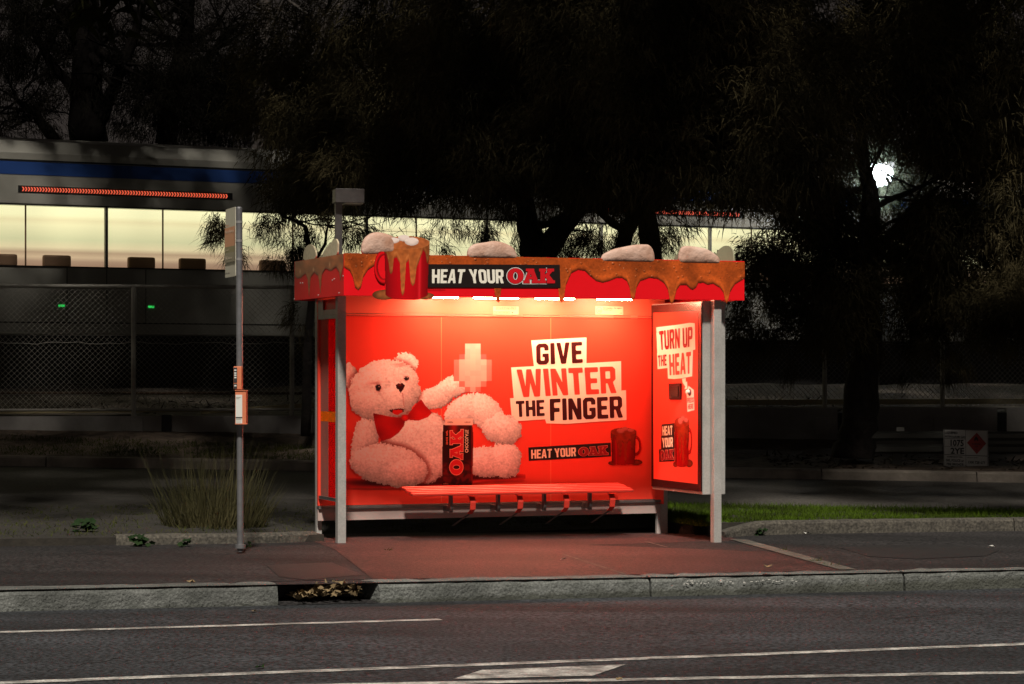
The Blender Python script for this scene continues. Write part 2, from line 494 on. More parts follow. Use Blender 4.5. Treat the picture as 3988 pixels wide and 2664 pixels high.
strip('concrete_edging', gp(*D(1690, 1238)), (gp(*D(1968, 1312))[0], VK + 0.21), 0.15, 'concrete_strip', 0.010)
strip('path_joint', gp(*D(1290, 1272)), (gp(*D(1452, 1322))[0], VK + 0.22), 0.030, 'concrete_strip', 0.008)
strip('path_joint', gp(*D(1480, 1243)), gp(*D(1530, 1256)), 0.025, 'concrete_strip', 0.008)
strip('path_joint', gp(*D(1440, 1262)), gp(*D(1700, 1262)), 0.012, 'kerb_dark', 0.008)

# painted lines
def vline(u0, u1, vc, wd, name='painted_line', slant=0.0):
    n = 90; pts_a, pts_b = [], []
    for i in range(n + 1):
        u = u0 + (u1 - u0) * i / n
        pts_a.append((u, vc + slant * u - wd / 2 + rng.normal() * 0.0035)); pts_b.append((u, vc + slant * u + wd / 2 + rng.normal() * 0.0035))
    vs = [UV(u, v, road(u) + 0.004) for u, v in pts_a] + [UV(u, v, road(u) + 0.004) for u, v in pts_b]
    fs = [(i, i + 1, n + 2 + i, n + 1 + i) for i in range(n)]
    o = MB().add(vs, fs).build(name, 'paint_line'); o['kind'] = 'structure'
    return o


a, b = gp(0, 2464, 'road'), gp(1716, 2414, 'road')
sl_ = (b[1] - a[1]) / (b[0] - a[0])
vline(-9, b[0], a[1] - sl_ * a[0], 0.10, slant=sl_)
a, b = gp(1300, 2612, 'road'), gp(3988, 2510, 'road')
sl_ = (b[1] - a[1]) / (b[0] - a[0])
vline(-8, 9, a[1] - sl_ * a[0], 0.115, slant=sl_)
a, b = gp(2660, 2000 + 1140 / 1.768, 'road'), gp(3988, 2000 + 1097 / 1.768, 'road')
sl_ = (b[1] - a[1]) / (b[0] - a[0])
vline(-8, 9, a[1] - sl_ * a[0], 0.115, slant=sl_)
hq = [gp(*q, 'road') for q in ((1763, 2647), (1879, 2611), (2438, 2589.6), (2308, 2634))]
sheet('painted_hatch_bar', hq, lambda u, v: road(u) + 0.004, 'paint_line')

sheet('road_patch', [gp(*D(x, y)) for x, y in ((1925, 1256), (2010, 1250), (2180, 1249), (2290, 1262), (2260, 1275), (2100, 1282), (1990, 1276))], lambda u, v: g(u, v) + 0.004, 'patch')
sheet('road_patch', [gp(*D(x, y)) for x, y in ((610, 1296), (760, 1290), (830, 1318), (700, 1330), (640, 1322))], lambda u, v: g(u, v) + 0.004, 'patch')
for k, line in enumerate((((1180, 1475), (1290, 1462), (1400, 1468), (1520, 1452), (1650, 1446)), ((150, 1530), (260, 1512), (380, 1518), (470, 1498)), ((1750, 1420), (1900, 1412), (2040, 1418), (2200, 1404)))):
    pts_ = []
    for (xa_, ya_), (xb_, yb_) in zip(line[:-1], line[1:]):
        for t_ in np.linspace(0, 1, 9)[:-1]:
            pts_.append(gp(*D(xa_ + (xb_ - xa_) * t_, ya_ + (yb_ - ya_) * t_ + random.gauss(0, 1.3)), 'road'))
    m = MB(); vs = []
    for a_, b_ in pts_:
        wd_ = random.uniform(.004, .010)
        vs += [UV(a_, b_ - wd_, road(a_) + .002), UV(a_, b_ + wd_, road(a_) + .002)]
    m.add(vs, [(2 * i, 2 * i + 2, 2 * i + 3, 2 * i + 1) for i in range(len(pts_) - 1)]).build('road_crack', 'patch')['kind'] = 'structure'
# front kerb: separate stones
kerb = empty('kerb', UV(0, VK, 0)); kerb['kind'] = 'structure'
kerb.location = (0, 0, 0)


def kerb_stone(u0, u1, skew0=0.0, skew1=0.0):
    prof = [(0.0, -0.19), (0.012, -0.02), (0.022, 0.058), (0.035, 0.082), (0.058, 0.097), (0.10, 0.1005), (0.24, 0.1005), (0.24, -0.19)]
    n = max(2, int((u1 - u0) / 0.09)); vs, fs = [], []
    for i in range(n + 1):
        t = i / n
        for v, z in prof:
            u = u0 + (u1 - u0) * t + (skew0 * (1 - t) + skew1 * t) * (v / 0.24)
            jz = rng.normal() * 0.0025
            vs.append(UV(u, VK - 0.045 + v + rng.normal() * 0.003, g(u, VK) - 0.095 + z + jz))
    k = len(prof)
    for i in range(n):
        for j in range(k):
            fs.append((i * k + j, i * k + (j + 1) % k, (i + 1) * k + (j + 1) % k, (i + 1) * k + j))
    fs += [tuple(range(k)), tuple(n * k + j for j in reversed(range(k)))]
    return MB().add(vs, fs).build('kerb_stone', 'kerbstone', kerb, smooth=False)


def ku(px, py): return on_v(px, py, VK)[0]


kerb_stone(-8.6, -5.52); kerb_stone(-5.5, ku(1078, 2330))
u_a, u_b, u_c = ku(1478, 2330), ku(2528, 2290), ku(3515, 2260)
kerb_stone(u_a, u_b - 0.012, skew0=-0.10)
kerb_stone(u_b + 0.008, u_c - 0.012); kerb_stone(u_c + 0.008, u_c + 2.6); kerb_stone(u_c + 2.62, u_c + 5.2)

m = MB()
for _ in range(55):
    u = ku(*D(1560 + 260 * random.random() ** 1.4, 1337)); wd_ = random.uniform(.004, .022); z = g(u, VK) - 0.095 + random.uniform(.035, .062); h_ = random.uniform(.002, .006)
    m.add([UV(u, VK - .047, z), UV(u + wd_, VK - .047, z + random.uniform(-.003, .003)), UV(u + wd_, VK - .045, z + h_), UV(u, VK - .045, z + h_)], [(0, 1, 2, 3)])
sc__ = m.build('paint_scuff', 'litter_white', kerb); sc__['kind'] = 'stuff'
# drain gap: dropped apron with a heap of leaves
u_l = ku(1078, 2330)
sheet('gutter_apron', [(u_l + 0.01, VK - 0.06), (u_a - 0.02, VK - 0.06), (u_a - 0.10, VK + 0.45), (u_l + 0.02, VK + 0.32)], lambda u, v: (road(u) + 0.004) if v < VK else g(u, VK) - 0.10, 'path')
gap = MB().add([UV(u_l + 0.0, VK + 0.20, g(u_l, VK) - 0.14), UV(u_a - 0.05, VK + 0.20, g(u_a, VK) - 0.14), UV(u_a - 0.05, VK + 0.22, g(u_a, VK) + 0.006), UV(u_l, VK + 0.22, g(u_l, VK) + 0.006)], [(0, 1, 2, 3)])
gap.build('drain_black_face', 'frame_black')['kind'] = 'structure'  # flat black face stands for the dark hollow of the pit
N = 420
uu = rng.uniform(u_l + 0.14, u_a - 0.16, N); vv = VK + 0.06 + rng.normal(size=N) * 0.05
hh = 0.105 * np.exp(-((uu - (u_l + u_a) / 2 - 0.08) / 0.28) ** 2)
base = np.array([UV(a, b, g(a, VK) - 0.105 + rng.uniform(0.2, 1) * h) for a, b, h in zip(uu, vv, hh)])
dr = rng.normal(size=(N, 3)); dr[:, 2] = np.abs(dr[:, 2]) * 0.5; dr /= np.linalg.norm(dr, axis=1, keepdims=True)
V, T = blades(base, dr, rng.uniform(0.03, 0.075, N), rng.uniform(0.025, 0.05, N), rng.uniform(0, 0.02, N))
tag(np_mesh('leaf_litter', V, T, 'dry'), 'heap of dry yellow leaves in the kerb gap', 'leaves', kind='stuff')


# ------------------------------------------------------------------ verge, lane and railway bank behind
def lane_z(x, y): return 0.06 + (y - 26.5) / 4.5 * 0.14 - 0.0165 * x


def wall_y(x): return 33.0 + 0.16 * (x + 7)


def bank_z(x, y):
    wy = wall_y(x)
    if y < 31.05: return lane_z(x, y)
    if y < wy:
        t = (y - 31.05) / (wy - 31.05)
        return lane_z(x, 31.0) + 0.12 + 0.30 * t * (0.6 + 0.4 * t)
    t = min(1, (y - wy) / 6.0)
    return 0.86 + 0.012 * (x + 7) * 0 + 0.42 * t


def grid(name, xs, ys, zf, material, jitter=0.0):
    nx, ny = len(xs), len(ys)
    vs = [(x, y, zf(x, y) + (rng.normal() * jitter)) for y in ys for x in xs]
    fs = [(j * nx + i, j * nx + i + 1, (j + 1) * nx + i + 1, (j + 1) * nx + i) for j in range(ny - 1) for i in range(nx - 1)]
    o = MB().add(vs, fs).build(name, material); o['kind'] = 'structure'
    for p in o.data.polygons:
        if p.normal.z < 0: p.flip(); 
    return o


def vk_back(u):                                   # line where footpath meets verge
    if u > 3.75: return 1.12
    if u < 0.1: return 0.85 + 0.02 * u
    return 1.75


def verge_z(x, y):
    u, v = inv((x, y)); t = max(0.0, min(1.0, (y - 23.2) / 3.3))
    top = g(u, v) + (0.10 if u > 3.75 else (0.055 if u < 0.1 else -0.01))
    return top * (1 - t) + (lane_z(x, 26.5) - 0.0) * t + 0.01


nu = 110; vs, fs = [], []
us = np.linspace(-9, 13, nu)
for i, u in enumerate(us):
    v0 = vk_back(u) + 0.02
    p0 = UV(u, v0)
    yend = 26.62
    # run from the kerb back along v until y = yend
    vend = v0 + (yend - p0.y) / CS
    for j in range(13):
        q = UV(u, v0 + (vend - v0) * j / 12)
        if j == 0: vs.append((q.x, q.y, g(u, v0) - 0.03)); continue
        if j == 1: q = UV(u, v0 + 0.03)
        vs.append((q.x, q.y, verge_z(q.x, q.y) + (rng.normal() * 0.012 if 1 < j < 12 else 0)))
for i in range(nu - 1):
    for j in range(12):
        fs.append((i * 13 + j, (i + 1) * 13 + j, (i + 1) * 13 + j + 1, i * 13 + j + 1))
o = MB().add(vs, fs).build('verge', 'soil'); o['kind'] = 'structure'
grid('service_lane', np.linspace(-22, 22, 12), np.linspace(26.45, 31.1, 6), lambda x, y: lane_z(x, y) - (0.0 if y > 26.5 else 0.03), 'lane')
lk = empty('lane_kerb'); lk['kind'] = 'structure'
for i in range(22):
    kb = MB()
    xa, xb = -22 + 2 * i, -22 + 2 * i + 1.985
    pr_ = [(30.92, -0.05), (30.95, 0.10), (30.99, 0.125), (31.14, 0.128), (31.14, -0.05)]
    k = len(pr_); vv_ = [(xa, y, lane_z(xa, 31) + z) for y, z in pr_] + [(xb, y, lane_z(xb, 31) + z) for y, z in pr_]
    kb.add(vv_, [(j, (j + 1) % k, k + (j + 1) % k, k + j) for j in range(k)] + [tuple(range(k)), tuple(k + j for j in reversed(range(k)))])
    kb.build('kerb_stone', 'far_kerb', lk)
grid('garden_bed', np.linspace(-22, 22, 120), np.linspace(0, 1, 9), lambda x, t: 0, 'mulch')
gb = bpy.data.objects['garden_bed']
for vtx in gb.data.vertices:
    x, t = vtx.co.x, vtx.co.y
    y = 31.12 + (wall_y(x) + 0.05 - 31.12) * t
    vtx.co = (x, y, bank_z(x, min(y, wall_y(x) - 0.01)) + (rng.normal() * 0.018 if 0 < t < 1 else 0))
grid('railway_bank', np.linspace(-26, 34, 90), np.linspace(0, 1, 12), lambda x, t: 0, 'ballast')
gb = bpy.data.objects['railway_bank']
for vtx in gb.data.vertices:
    x, t = vtx.co.x, vtx.co.y
    y = wall_y(x) + 0.12 + 29 * t * t
    vtx.co = (x, y, bank_z(x, y) + rng.normal() * 0.02)

# verge kerb at the right of the shelter
def back_kerb(name, us_, v_of, h_of, material, label_parent=None):
    vs, fs = [], []
    for u in us_:
        v = v_of(u); h = h_of(u); b = g(u, v)
        prof = [(0, -0.05), (0.012, h - 0.025), (0.03, h), (0.15, h + 0.003), (0.15, -0.05)]
        vs += [UV(u, v + a + rng.normal() * 0.002, b + z + rng.normal() * 0.0015) for a, z in prof]
    k = 5; n = len(us_)
    for i in range(n - 1):
        for j in range(k): fs.append((i * k + j, i * k + (j + 1) % k, (i + 1) * k + (j + 1) % k, (i + 1) * k + j))
    fs += [tuple(range(k)), tuple((n - 1) * k + j for j in reversed(range(k)))]
    o = MB().add(vs, fs).build(name, material); o['kind'] = 'structure'
    return o


kl = 4.02
back_kerb('verge_kerb', np.linspace(kl, 7.52, 40), lambda u: 1.08 - 0.45 * math.exp(-((u - kl) / 0.45)), lambda u: 0.055 + 0.075 * min(1, (u - kl) / 0.55), 'kerb_dark')
back_kerb('verge_kerb', np.linspace(7.535, 12.5, 40), lambda u: 1.08, lambda u: 0.13, 'kerb_dark')
back_kerb('verge_edging', np.linspace(-1.85, 0.02, 30), lambda u: 0.80 + 0.02 * u + (0.0 if u < -0.4 else 0.25 * (u + 0.4)), lambda u: 0.085, 'kerb_dark')

# ------------------------------------------------------------------ lettering
def rnd(pts, r, seg=4):
    out = []; n = len(pts)
    for i in range(n):
        p0, p1, p2 = (Vector(pts[i - 1]), Vector(pts[i]), Vector(pts[(i + 1) % n]))
        a, b = (p0 - p1), (p2 - p1)
        rr = min(r, a.length * 0.45, b.length * 0.45)
        a.normalize(); b.normalize()
        s, e = p1 + a * rr, p1 + b * rr
        for k in range(seg + 1):
            t = k / seg
            out.append(tuple(s * (1 - t) ** 2 + p1 * 2 * t * (1 - t) + e * t * t))
    return out


def ell(cx, cy, rx, ry, n=28): return [(cx + rx * math.cos(2 * math.pi * k / n), cy + ry * math.sin(2 * math.pi * k / n)) for k in range(n)]


G = {
    'H': (.60, [[(0, 0), (.2, 0), (.2, .4), (.4, .4), (.4, 0), (.6, 0), (.6, 1), (.4, 1), (.4, .6), (.2, .6), (.2, 1), (0, 1)]]),
    'E': (.50, [[(0, 0), (.5, 0), (.5, .18), (.2, .18), (.2, .41), (.45, .41), (.45, .59), (.2, .59), (.2, .82), (.5, .82), (.5, 1), (0, 1)]]),
    'F': (.50, [[(0, 0), (.2, 0), (.2, .39), (.45, .39), (.45, .58), (.2, .58), (.2, .82), (.5, .82), (.5, 1), (0, 1)]]),
    'A': (.64, [[(0, 0), (.19, 0), (.235, .2), (.405, .2), (.45, 0), (.64, 0), (.43, 1), (.21, 1)], [(.27, .37), (.37, .37), (.32, .74)]]),
    'T': (.54, [[(.17, 0), (.37, 0), (.37, .81), (.54, .81), (.54, 1), (0, 1), (0, .81), (.17, .81)]]),
    'Y': (.62, [[(.21, 0), (.41, 0), (.41, .4), (.62, 1), (.41, 1), (.31, .62), (.21, 1), (0, 1), (.21, .4)]]),
    'O': (.58, [[(.13, 0), (.45, 0), (.58, .13), (.58, .87), (.45, 1), (.13, 1), (0, .87), (0, .13)], [(.2, .19), (.38, .19), (.38, .81), (.2, .81)]]),
    'U': (.58, [[(.13, 0), (.45, 0), (.58, .13), (.58, 1), (.38, 1), (.38, .19), (.2, .19), (.2, 1), (0, 1), (0, .13)]]),
    'R': (.60, [[(0, 0), (.2, 0), (.2, .38), (.27, .38), (.38, 0), (.6, 0), (.47, .42), (.58, .52), (.58, .9), (.48, 1), (0, 1)], [(.2, .55), (.38, .55), (.38, .83), (.2, .83)]]),
    'P': (.58, [[(0, 0), (.2, 0), (.2, .37), (.48, .37), (.58, .47), (.58, .9), (.48, 1), (0, 1)], [(.2, .54), (.38, .54), (.38, .83), (.2, .83)]]),
    'G': (.58, [[(.38, .66), (.58, .66), (.58, .87), (.46, 1), (.12, 1), (0, .87), (0, .13), (.12, 0), (.46, 0), (.58, .13), (.58, .52), (.29, .52), (.29, .36), (.38, .36), (.38, .19), (.2, .19), (.2, .81), (.38, .81)]]),
    'I': (.20, [[(0, 0), (.2, 0), (.2, 1), (0, 1)]]),
    'V': (.62, [[(.2, 0), (.42, 0), (.62, 1), (.42, 1), (.31, .33), (.2, 1), (0, 1)]]),
    'W': (.92, [[(.14, 0), (.36, 0), (.46, .5), (.56, 0), (.78, 0), (.92, 1), (.72, 1), (.655, .38), (.55, 1), (.37, 1), (.265, .38), (.2, 1), (0, 1)]]),
    'N': (.60, [[(0, 0), (.19, 0), (.19, .52), (.4, 0), (.6, 0), (.6, 1), (.41, 1), (.41, .48), (.2, 1), (0, 1)]]),
    'S': (.54, [[(0, .32), (.19, .32), (.19, .18), (.35, .18), (.35, .36), (.1, .5), (0, .62), (0, .88), (.12, 1), (.42, 1), (.54, .88), (.54, .68), (.35, .68), (.35, .82), (.19, .82), (.19, .65), (.44, .52), (.54, .4), (.54, .12), (.42, 0), (.12, 0), (0, .12)]]),
    # slab letters of the logo
    '1': (1.0, [ell(.5, .5, .5, .53), ell(.5, .5, .17, .30)]),
    '2': (.98, [[(0, 0), (.37, 0), (.37, .17), (.30, .17), (.33, .28), (.57, .28), (.60, .17), (.53, .17), (.53, 0), (.98, 0), (.98, .17), (.90, .17), (.66, .86), (.66, 1), (.16, 1), (.16, .84), (.29, .84), (.08, .17), (0, .17)], [(.385, .43), (.52, .43), (.455, .70)]]),
    '3': (.98, [[(0, 0), (.42, 0), (.42, .17), (.34, .17), (.34, .36), (.4, .42), (.55, .17), (.49, .17), (.49, 0), (.98, 0), (.98, .17), (.89, .17), (.62, .57), (.82, .83), (.92, .83), (.92, 1), (.5, 1), (.5, .83), (.58, .83), (.34, .55), (.34, .83), (.42, .83), (.42, 1), (0, 1), (0, .83), (.08, .83), (.08, .17), (0, .17)]]),
}


def offset(poly, d):
    n = len(poly); out = []
    area = sum(poly[i][0] * poly[(i + 1) % n][1] - poly[(i + 1) % n][0] * poly[i][1] for i in range(n))
    s = 1 if area > 0 else -1
    for i in range(n):
        a, b, c = Vector(poly[i - 1]), Vector(poly[i]), Vector(poly[(i + 1) % n])
        e1, e2 = (b - a).normalized(), (c - b).normalized()
        n1, n2 = Vector((e1.y, -e1.x)) * s, Vector((e2.y, -e2.x)) * s
        m = n1 + n2
        if m.length < 1e-6: m = n1
        m.normalize()
        k = max(0.5, m.dot(n1))
        out.append(tuple(b + m * d / k))
    return out


def text_polys(s, gap=0.07, space=0.32, r=0.035, grow=0.0):
    x = 0; res = []
    for ch in s:
        if ch == ' ':
            x += space; continue
        wd, conts = G[ch]
        cs = []
        for i, c in enumerate(conts):
            q = c if ch in '123' else rnd(c, r)
            if grow: q = offset(q, grow if i == 0 else -grow)
            cs.append([(px + x, py) for px, py in q])
        res.append(cs); x += wd + gap
    return res, x - gap


def word(name, s, quad, place, material, parent, lift, grow=0.0, gap=0.07, wob=0.0, r=0.035):
    """quad: photo points TL, TR, BR, BL ; place(px,py,lift)-> local point"""
    polys, wd = text_polys(s, gap=gap, grow=grow, r=r)
    m = MB()
    tl, tr, br, bl = [Vector(q) for q in quad]
    for gi, cs in enumerate(polys):
        rr = random.Random(gi * 13 + len(s))
        k = wob * rr.uniform(-1, 1); k2 = wob * rr.uniform(-1, 1)
        pts = []
        for c in cs:
            pc = []
            for x, y in c:
                X, Yy = x / wd, y + k * (y - .5) + k2 * (x / wd)
                p = (bl * (1 - X) + br * X) * (1 - Yy) + (tl * (1 - X) + tr * X) * Yy
                pc.append(Vector(place(p.x, p.y, lift)))
            pts.append(pc)
        flat = [p for c in pts for p in c]
        tris = tessellate_polygon(pts)
        m.add(flat, [tuple(t) for t in tris])
    return m.build(name, material, parent)


def poly(name, pts, place, material, parent, lift):
    v = [Vector(place(x, y, lift)) for x, y in pts]
    return MB().add(v, [tuple(t) for t in tessellate_polygon([v])]).build(name, material, parent)


def small_text(name, s, tl, tr, hpx, place, material, parent, lift, bold=0.0, fit=True):
    """built-in font text laid from photo point tl to tr, cap height hpx"""
    cu = bpy.data.curves.new(name, 'FONT'); cu.body = s; cu.size = 1.0; cu.offset = bold; cu.fill_mode = 'FRONT'; cu.resolution_u = 2
    ob = bpy.data.objects.new('tmp_text', cu); COL.objects.link(ob)
    me = bpy.data.meshes.new_from_object(ob.evaluated_get(bpy.context.evaluated_depsgraph_get()))
    bpy.data.objects.remove(ob)
    xs = [v.co.x for v in me.vertices]
    x0, x1 = min(xs), max(xs)
    tl, tr = Vector(tl), Vector(tr)
    for v in me.vertices:
        t = (v.co.x - x0) / max(1e-6, x1 - x0)
        p = tl * (1 - t) + tr * t
        p.y += hpx * (1 - v.co.y / 0.70)
        v.co = place(p.x, p.y, lift)
    me.name = name
    me.update()
    return link(name, me, material, parent)


# ------------------------------------------------------------------ raster prints (flat print, colour per vertex)
def raster(name, rect, step, fn, place, parent, lift, material='print'):
    x0, y0, x1, y1 = rect
    xs = np.arange(x0, x1 + step, step); ys = np.arange(y0, y1 + step, step)
    XX, YY = np.meshgrid(xs, ys)
    col, mask = fn(XX, YY)
    h, w_ = XX.shape
    ok = mask[:-1, :-1] & mask[1:, :-1] & mask[:-1, 1:] & mask[1:, 1:]
    idx = np.arange(h * w_).reshape(h, w_)
    q = np.stack([idx[:-1, :-1][ok], idx[1:, :-1][ok], idx[1:, 1:][ok], idx[:-1, 1:][ok]], axis=1)
    used = np.unique(q); remap = -np.ones(h * w_, dtype=int); remap[used] = np.arange(len(used))
    P3 = place(XX.ravel()[used], YY.ravel()[used], lift)
    V = np.stack([np.broadcast_to(c, (len(used),)) for c in P3], axis=1)
    return np_mesh(name, V, remap[q], material, parent, col=np.clip(lin(col.reshape(-1, 3)[used]), 0.002, 0.86))


def over(dst, mask, c):
    m = np.clip(mask, 0, 1)[..., None]
    return dst * (1 - m) + np.asarray(c) * m


def sstep(a, b, x):
    t = np.clip((x - a) / (b - a), 0, 1); return t * t * (3 - 2 * t)


# ------------------------------------------------------------------ BUS SHELTER
W_, DR = 3.9, 1.60
ZB, ZT = 2.18, 2.547
VB = 1.32                                          # back wall
LX, LV0, LV1 = 3.5385, 0.148, 1.293                # light box inner face and depth
LZ0, LZ1 = 0.365, 2.176
sh = empty('bus_shelter', (X0, Y0, 0), YAW)
tag(sh, 'bus shelter wrapped in red milk advertising, glowing orange inside', 'bus shelter')


def pl_back(px, py, lift):
    if isinstance(px, np.ndarray):
        d = np.stack([(px - CX) / F, np.ones_like(px), (YH - py) / F])
    else:
        d = ((px - CX) / F, 1.0, (YH - py) / F)
    du_, dv_ = d[0] * CS + d[1] * SN, -d[0] * SN + d[1] * CS
    ou, ov = inv((0, 0)); t = (VB - ov) / dv_
    return ou + du_ * t, VB - lift, EYE + d[2] * t


def pl_front(px, py, lift):
    if isinstance(px, np.ndarray): d = np.stack([(px - CX) / F, np.ones_like(px), (YH - py) / F])
    else: d = ((px - CX) / F, 1.0, (YH - py) / F)
    du_, dv_ = d[0] * CS + d[1] * SN, -d[0] * SN + d[1] * CS
    ou, ov = inv((0, 0)); t = (0.0 - ov) / dv_
    return ou + du_ * t, -lift, EYE + d[2] * t


def pl_side(px, py, lift):
    if isinstance(px, np.ndarray): d = np.stack([(px - CX) / F, np.ones_like(px), (YH - py) / F])
    else: d = ((px - CX) / F, 1.0, (YH - py) / F)
    du_, dv_ = d[0] * CS + d[1] * SN, -d[0] * SN + d[1] * CS
    ou, ov = inv((0, 0)); t = (LX - ou) / du_
    return LX - lift, ov + dv_ * t, EYE + d[2] * t


def pl_left(px, py, lift):
    if isinstance(px, np.ndarray): d = np.stack([(px - CX) / F, np.ones_like(px), (YH - py) / F])
    else: d = ((px - CX) / F, 1.0, (YH - py) / F)
    du_, dv_ = d[0] * CS + d[1] * SN, -d[0] * SN + d[1] * CS
    ou, ov = inv((0, 0)); t = (0.0 - ou) / du_
    return -lift, ov + dv_ * t, EYE + d[2] * t


# roof slab and fascia boards
MB().box((0.03, 0.03, ZB + 0.05), (W_ - 0.03, DR - 0.03, ZB + 0.30)).build('roof', 'ceiling', sh)
MB().box((0, 0, ZB), (W_, 0.028, ZT)).build('fascia', 'red_face', sh, bevel=0.003)
MB().box((0, 0.029, ZB), (0.028, DR, ZT)).build('fascia', 'red_face', sh, bevel=0.003)
MB().box((W_ - 0.028, 0.029, ZB), (W_, DR, ZT)).build('fascia', 'red_face', sh, bevel=0.003)
MB().box((0.03, DR - 0.028, ZB), (W_ - 0.03, DR, ZT - 0.02)).build('fascia', 'red_face', sh, bevel=0.003)

# chocolate print over the fascia front, with drips that hang below it
CH = [Z5(540, 556), Z5(553, 560), Z5(600, 590), Z5(630, 650), Z5(650, 740), Z5(680, 765), Z5(705, 740), Z5(725, 650), Z5(770, 580), Z5(830, 540), Z5(880, 530), Z5(920, 560),
      Z5(1100, 600), Z5(1300, 560), Z5(1500, 600), Z5(1800, 600), Z5(1890, 690), Z5(1905, 800), Z5(1920, 865), Z5(1937, 875), Z5(1952, 865), Z5(1968, 740), Z5(2000, 640),
      Z6(60, 600), Z6(300, 600), Z6(380, 680), Z6(400, 760), Z6(408, 850), Z6(430, 880), Z6(452, 850), Z6(470, 720), Z6(520, 610), Z6(580, 580), Z6(640, 590), Z6(690, 640), Z6(740, 680), Z6(800, 695), Z6(860, 680), Z6(920, 655), Z6(970, 652),
      Z6(1015, 680), Z6(1040, 740), Z6(1052, 845), Z6(1070, 862), Z6(1086, 845), Z6(1105, 740), Z6(1140, 680), Z6(1220, 652), Z6(1290, 660), Z6(1350, 700), Z6(1385, 760), Z6(1402, 870), Z6(1420, 896), Z6(1440, 865),
      Z6(1465, 760), Z6(1500, 715), Z6(1550, 715), Z6(1580, 750), Z6(1610, 760), Z6(1640, 740), Z6(1660, 700), Z6(1700, 695), Z6(1740, 715), Z6(1790, 705), Z6(1850, 740), Z6(1885, 790), Z6(1898, 872), Z6(1912, 889), Z6(1925, 872), Z6(1945, 780), Z6(1990, 710), Z6(2080, 655)]
chx, chy = np.array([c[0] for c in CH]), np.array([c[1] for c in CH])
_r = np.random.default_rng(5)
BUB = [(_r.uniform(1342, 2898), _r.uniform(0, 1), 1.2 + 5.0 * _r.uniform() ** 5) for _ in range(620)]


def f_choc(XX, YY):
    b = np.interp(XX, chx, chy); top = np.interp(XX, [1340, 2900], [985.6, 1020])
    # crude smoothing of the boundary
    mask = (YY <= b) & (YY >= top - 1)
    d = b - YY
    n1 = smooth_noise(*XX.shape, 9, np.random.default_rng(1)); n2 = smooth_noise(*XX.shape, 1.2, np.random.default_rng(2))
    base = np.array([0.65, 0.285, 0.11])
    col = np.ones(XX.shape + (3,)) * base
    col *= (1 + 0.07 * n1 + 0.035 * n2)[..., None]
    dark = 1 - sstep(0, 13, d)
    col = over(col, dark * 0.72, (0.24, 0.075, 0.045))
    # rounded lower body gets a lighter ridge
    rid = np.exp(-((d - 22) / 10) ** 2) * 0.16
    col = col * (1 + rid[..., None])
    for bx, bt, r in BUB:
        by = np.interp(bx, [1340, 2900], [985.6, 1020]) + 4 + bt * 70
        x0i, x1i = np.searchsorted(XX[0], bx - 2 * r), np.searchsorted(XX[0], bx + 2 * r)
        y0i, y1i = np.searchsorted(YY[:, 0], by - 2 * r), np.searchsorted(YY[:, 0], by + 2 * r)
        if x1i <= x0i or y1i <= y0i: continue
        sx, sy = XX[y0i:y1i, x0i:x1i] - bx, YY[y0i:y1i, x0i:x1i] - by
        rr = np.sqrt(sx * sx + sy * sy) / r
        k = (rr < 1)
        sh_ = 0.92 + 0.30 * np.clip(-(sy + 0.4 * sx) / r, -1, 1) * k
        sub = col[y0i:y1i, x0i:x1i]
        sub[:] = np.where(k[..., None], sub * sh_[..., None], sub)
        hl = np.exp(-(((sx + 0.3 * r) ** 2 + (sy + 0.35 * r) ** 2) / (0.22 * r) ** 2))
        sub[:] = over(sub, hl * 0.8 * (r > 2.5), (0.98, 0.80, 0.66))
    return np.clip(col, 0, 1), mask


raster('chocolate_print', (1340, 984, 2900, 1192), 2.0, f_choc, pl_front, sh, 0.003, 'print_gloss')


def f_side(XX, YY):
    b = np.interp(XX, [1148, 1160, 1175, 1190, 1198, 1203, 1206, 1212, 1225, 1240, 1247, 1250, 1255, 1270, 1290, 1310, 1322, 1328, 1333, 1341],
                  [1075, 1086, 1080, 1066, 1085, 1150, 1160, 1080, 1062, 1075, 1130, 1160, 1070, 1045, 1055, 1040, 1060, 1105, 1060, 1030])
    n = smooth_noise(*XX.shape, 4, np.random.default_rng(3))
    col = np.ones(XX.shape + (3,)) * np.array([0.66, 0.36, 0.20]); col *= (1 + 0.07 * n)[..., None]
    d = b - YY
    col = over(col, (1 - sstep(0, 14, d)) * 0.6, (0.35, 0.14, 0.10))
    for hx, hy in ((1170, 1058), (1222, 1050), (1285, 1030)):
        col = over(col, np.exp(-(((XX - hx) / 3) ** 2 + ((YY - hy) / 9) ** 2)) * 0.5, (1, .85, .7))
    t = (XX - 1147.7) / 192.3
    top = 1018 + (985.6 - 1018) * t; bot = 1169.5 + (1148 - 1169.5) * t
    return np.clip(col, 0, 1), (YY <= b) & (YY > top + 1) & (YY < bot - 1) & (XX > 1149) & (XX < 1339)


raster('chocolate_print', (1147, 984, 1341, 1170), 1.6, f_side, pl_left, sh, 0.003)


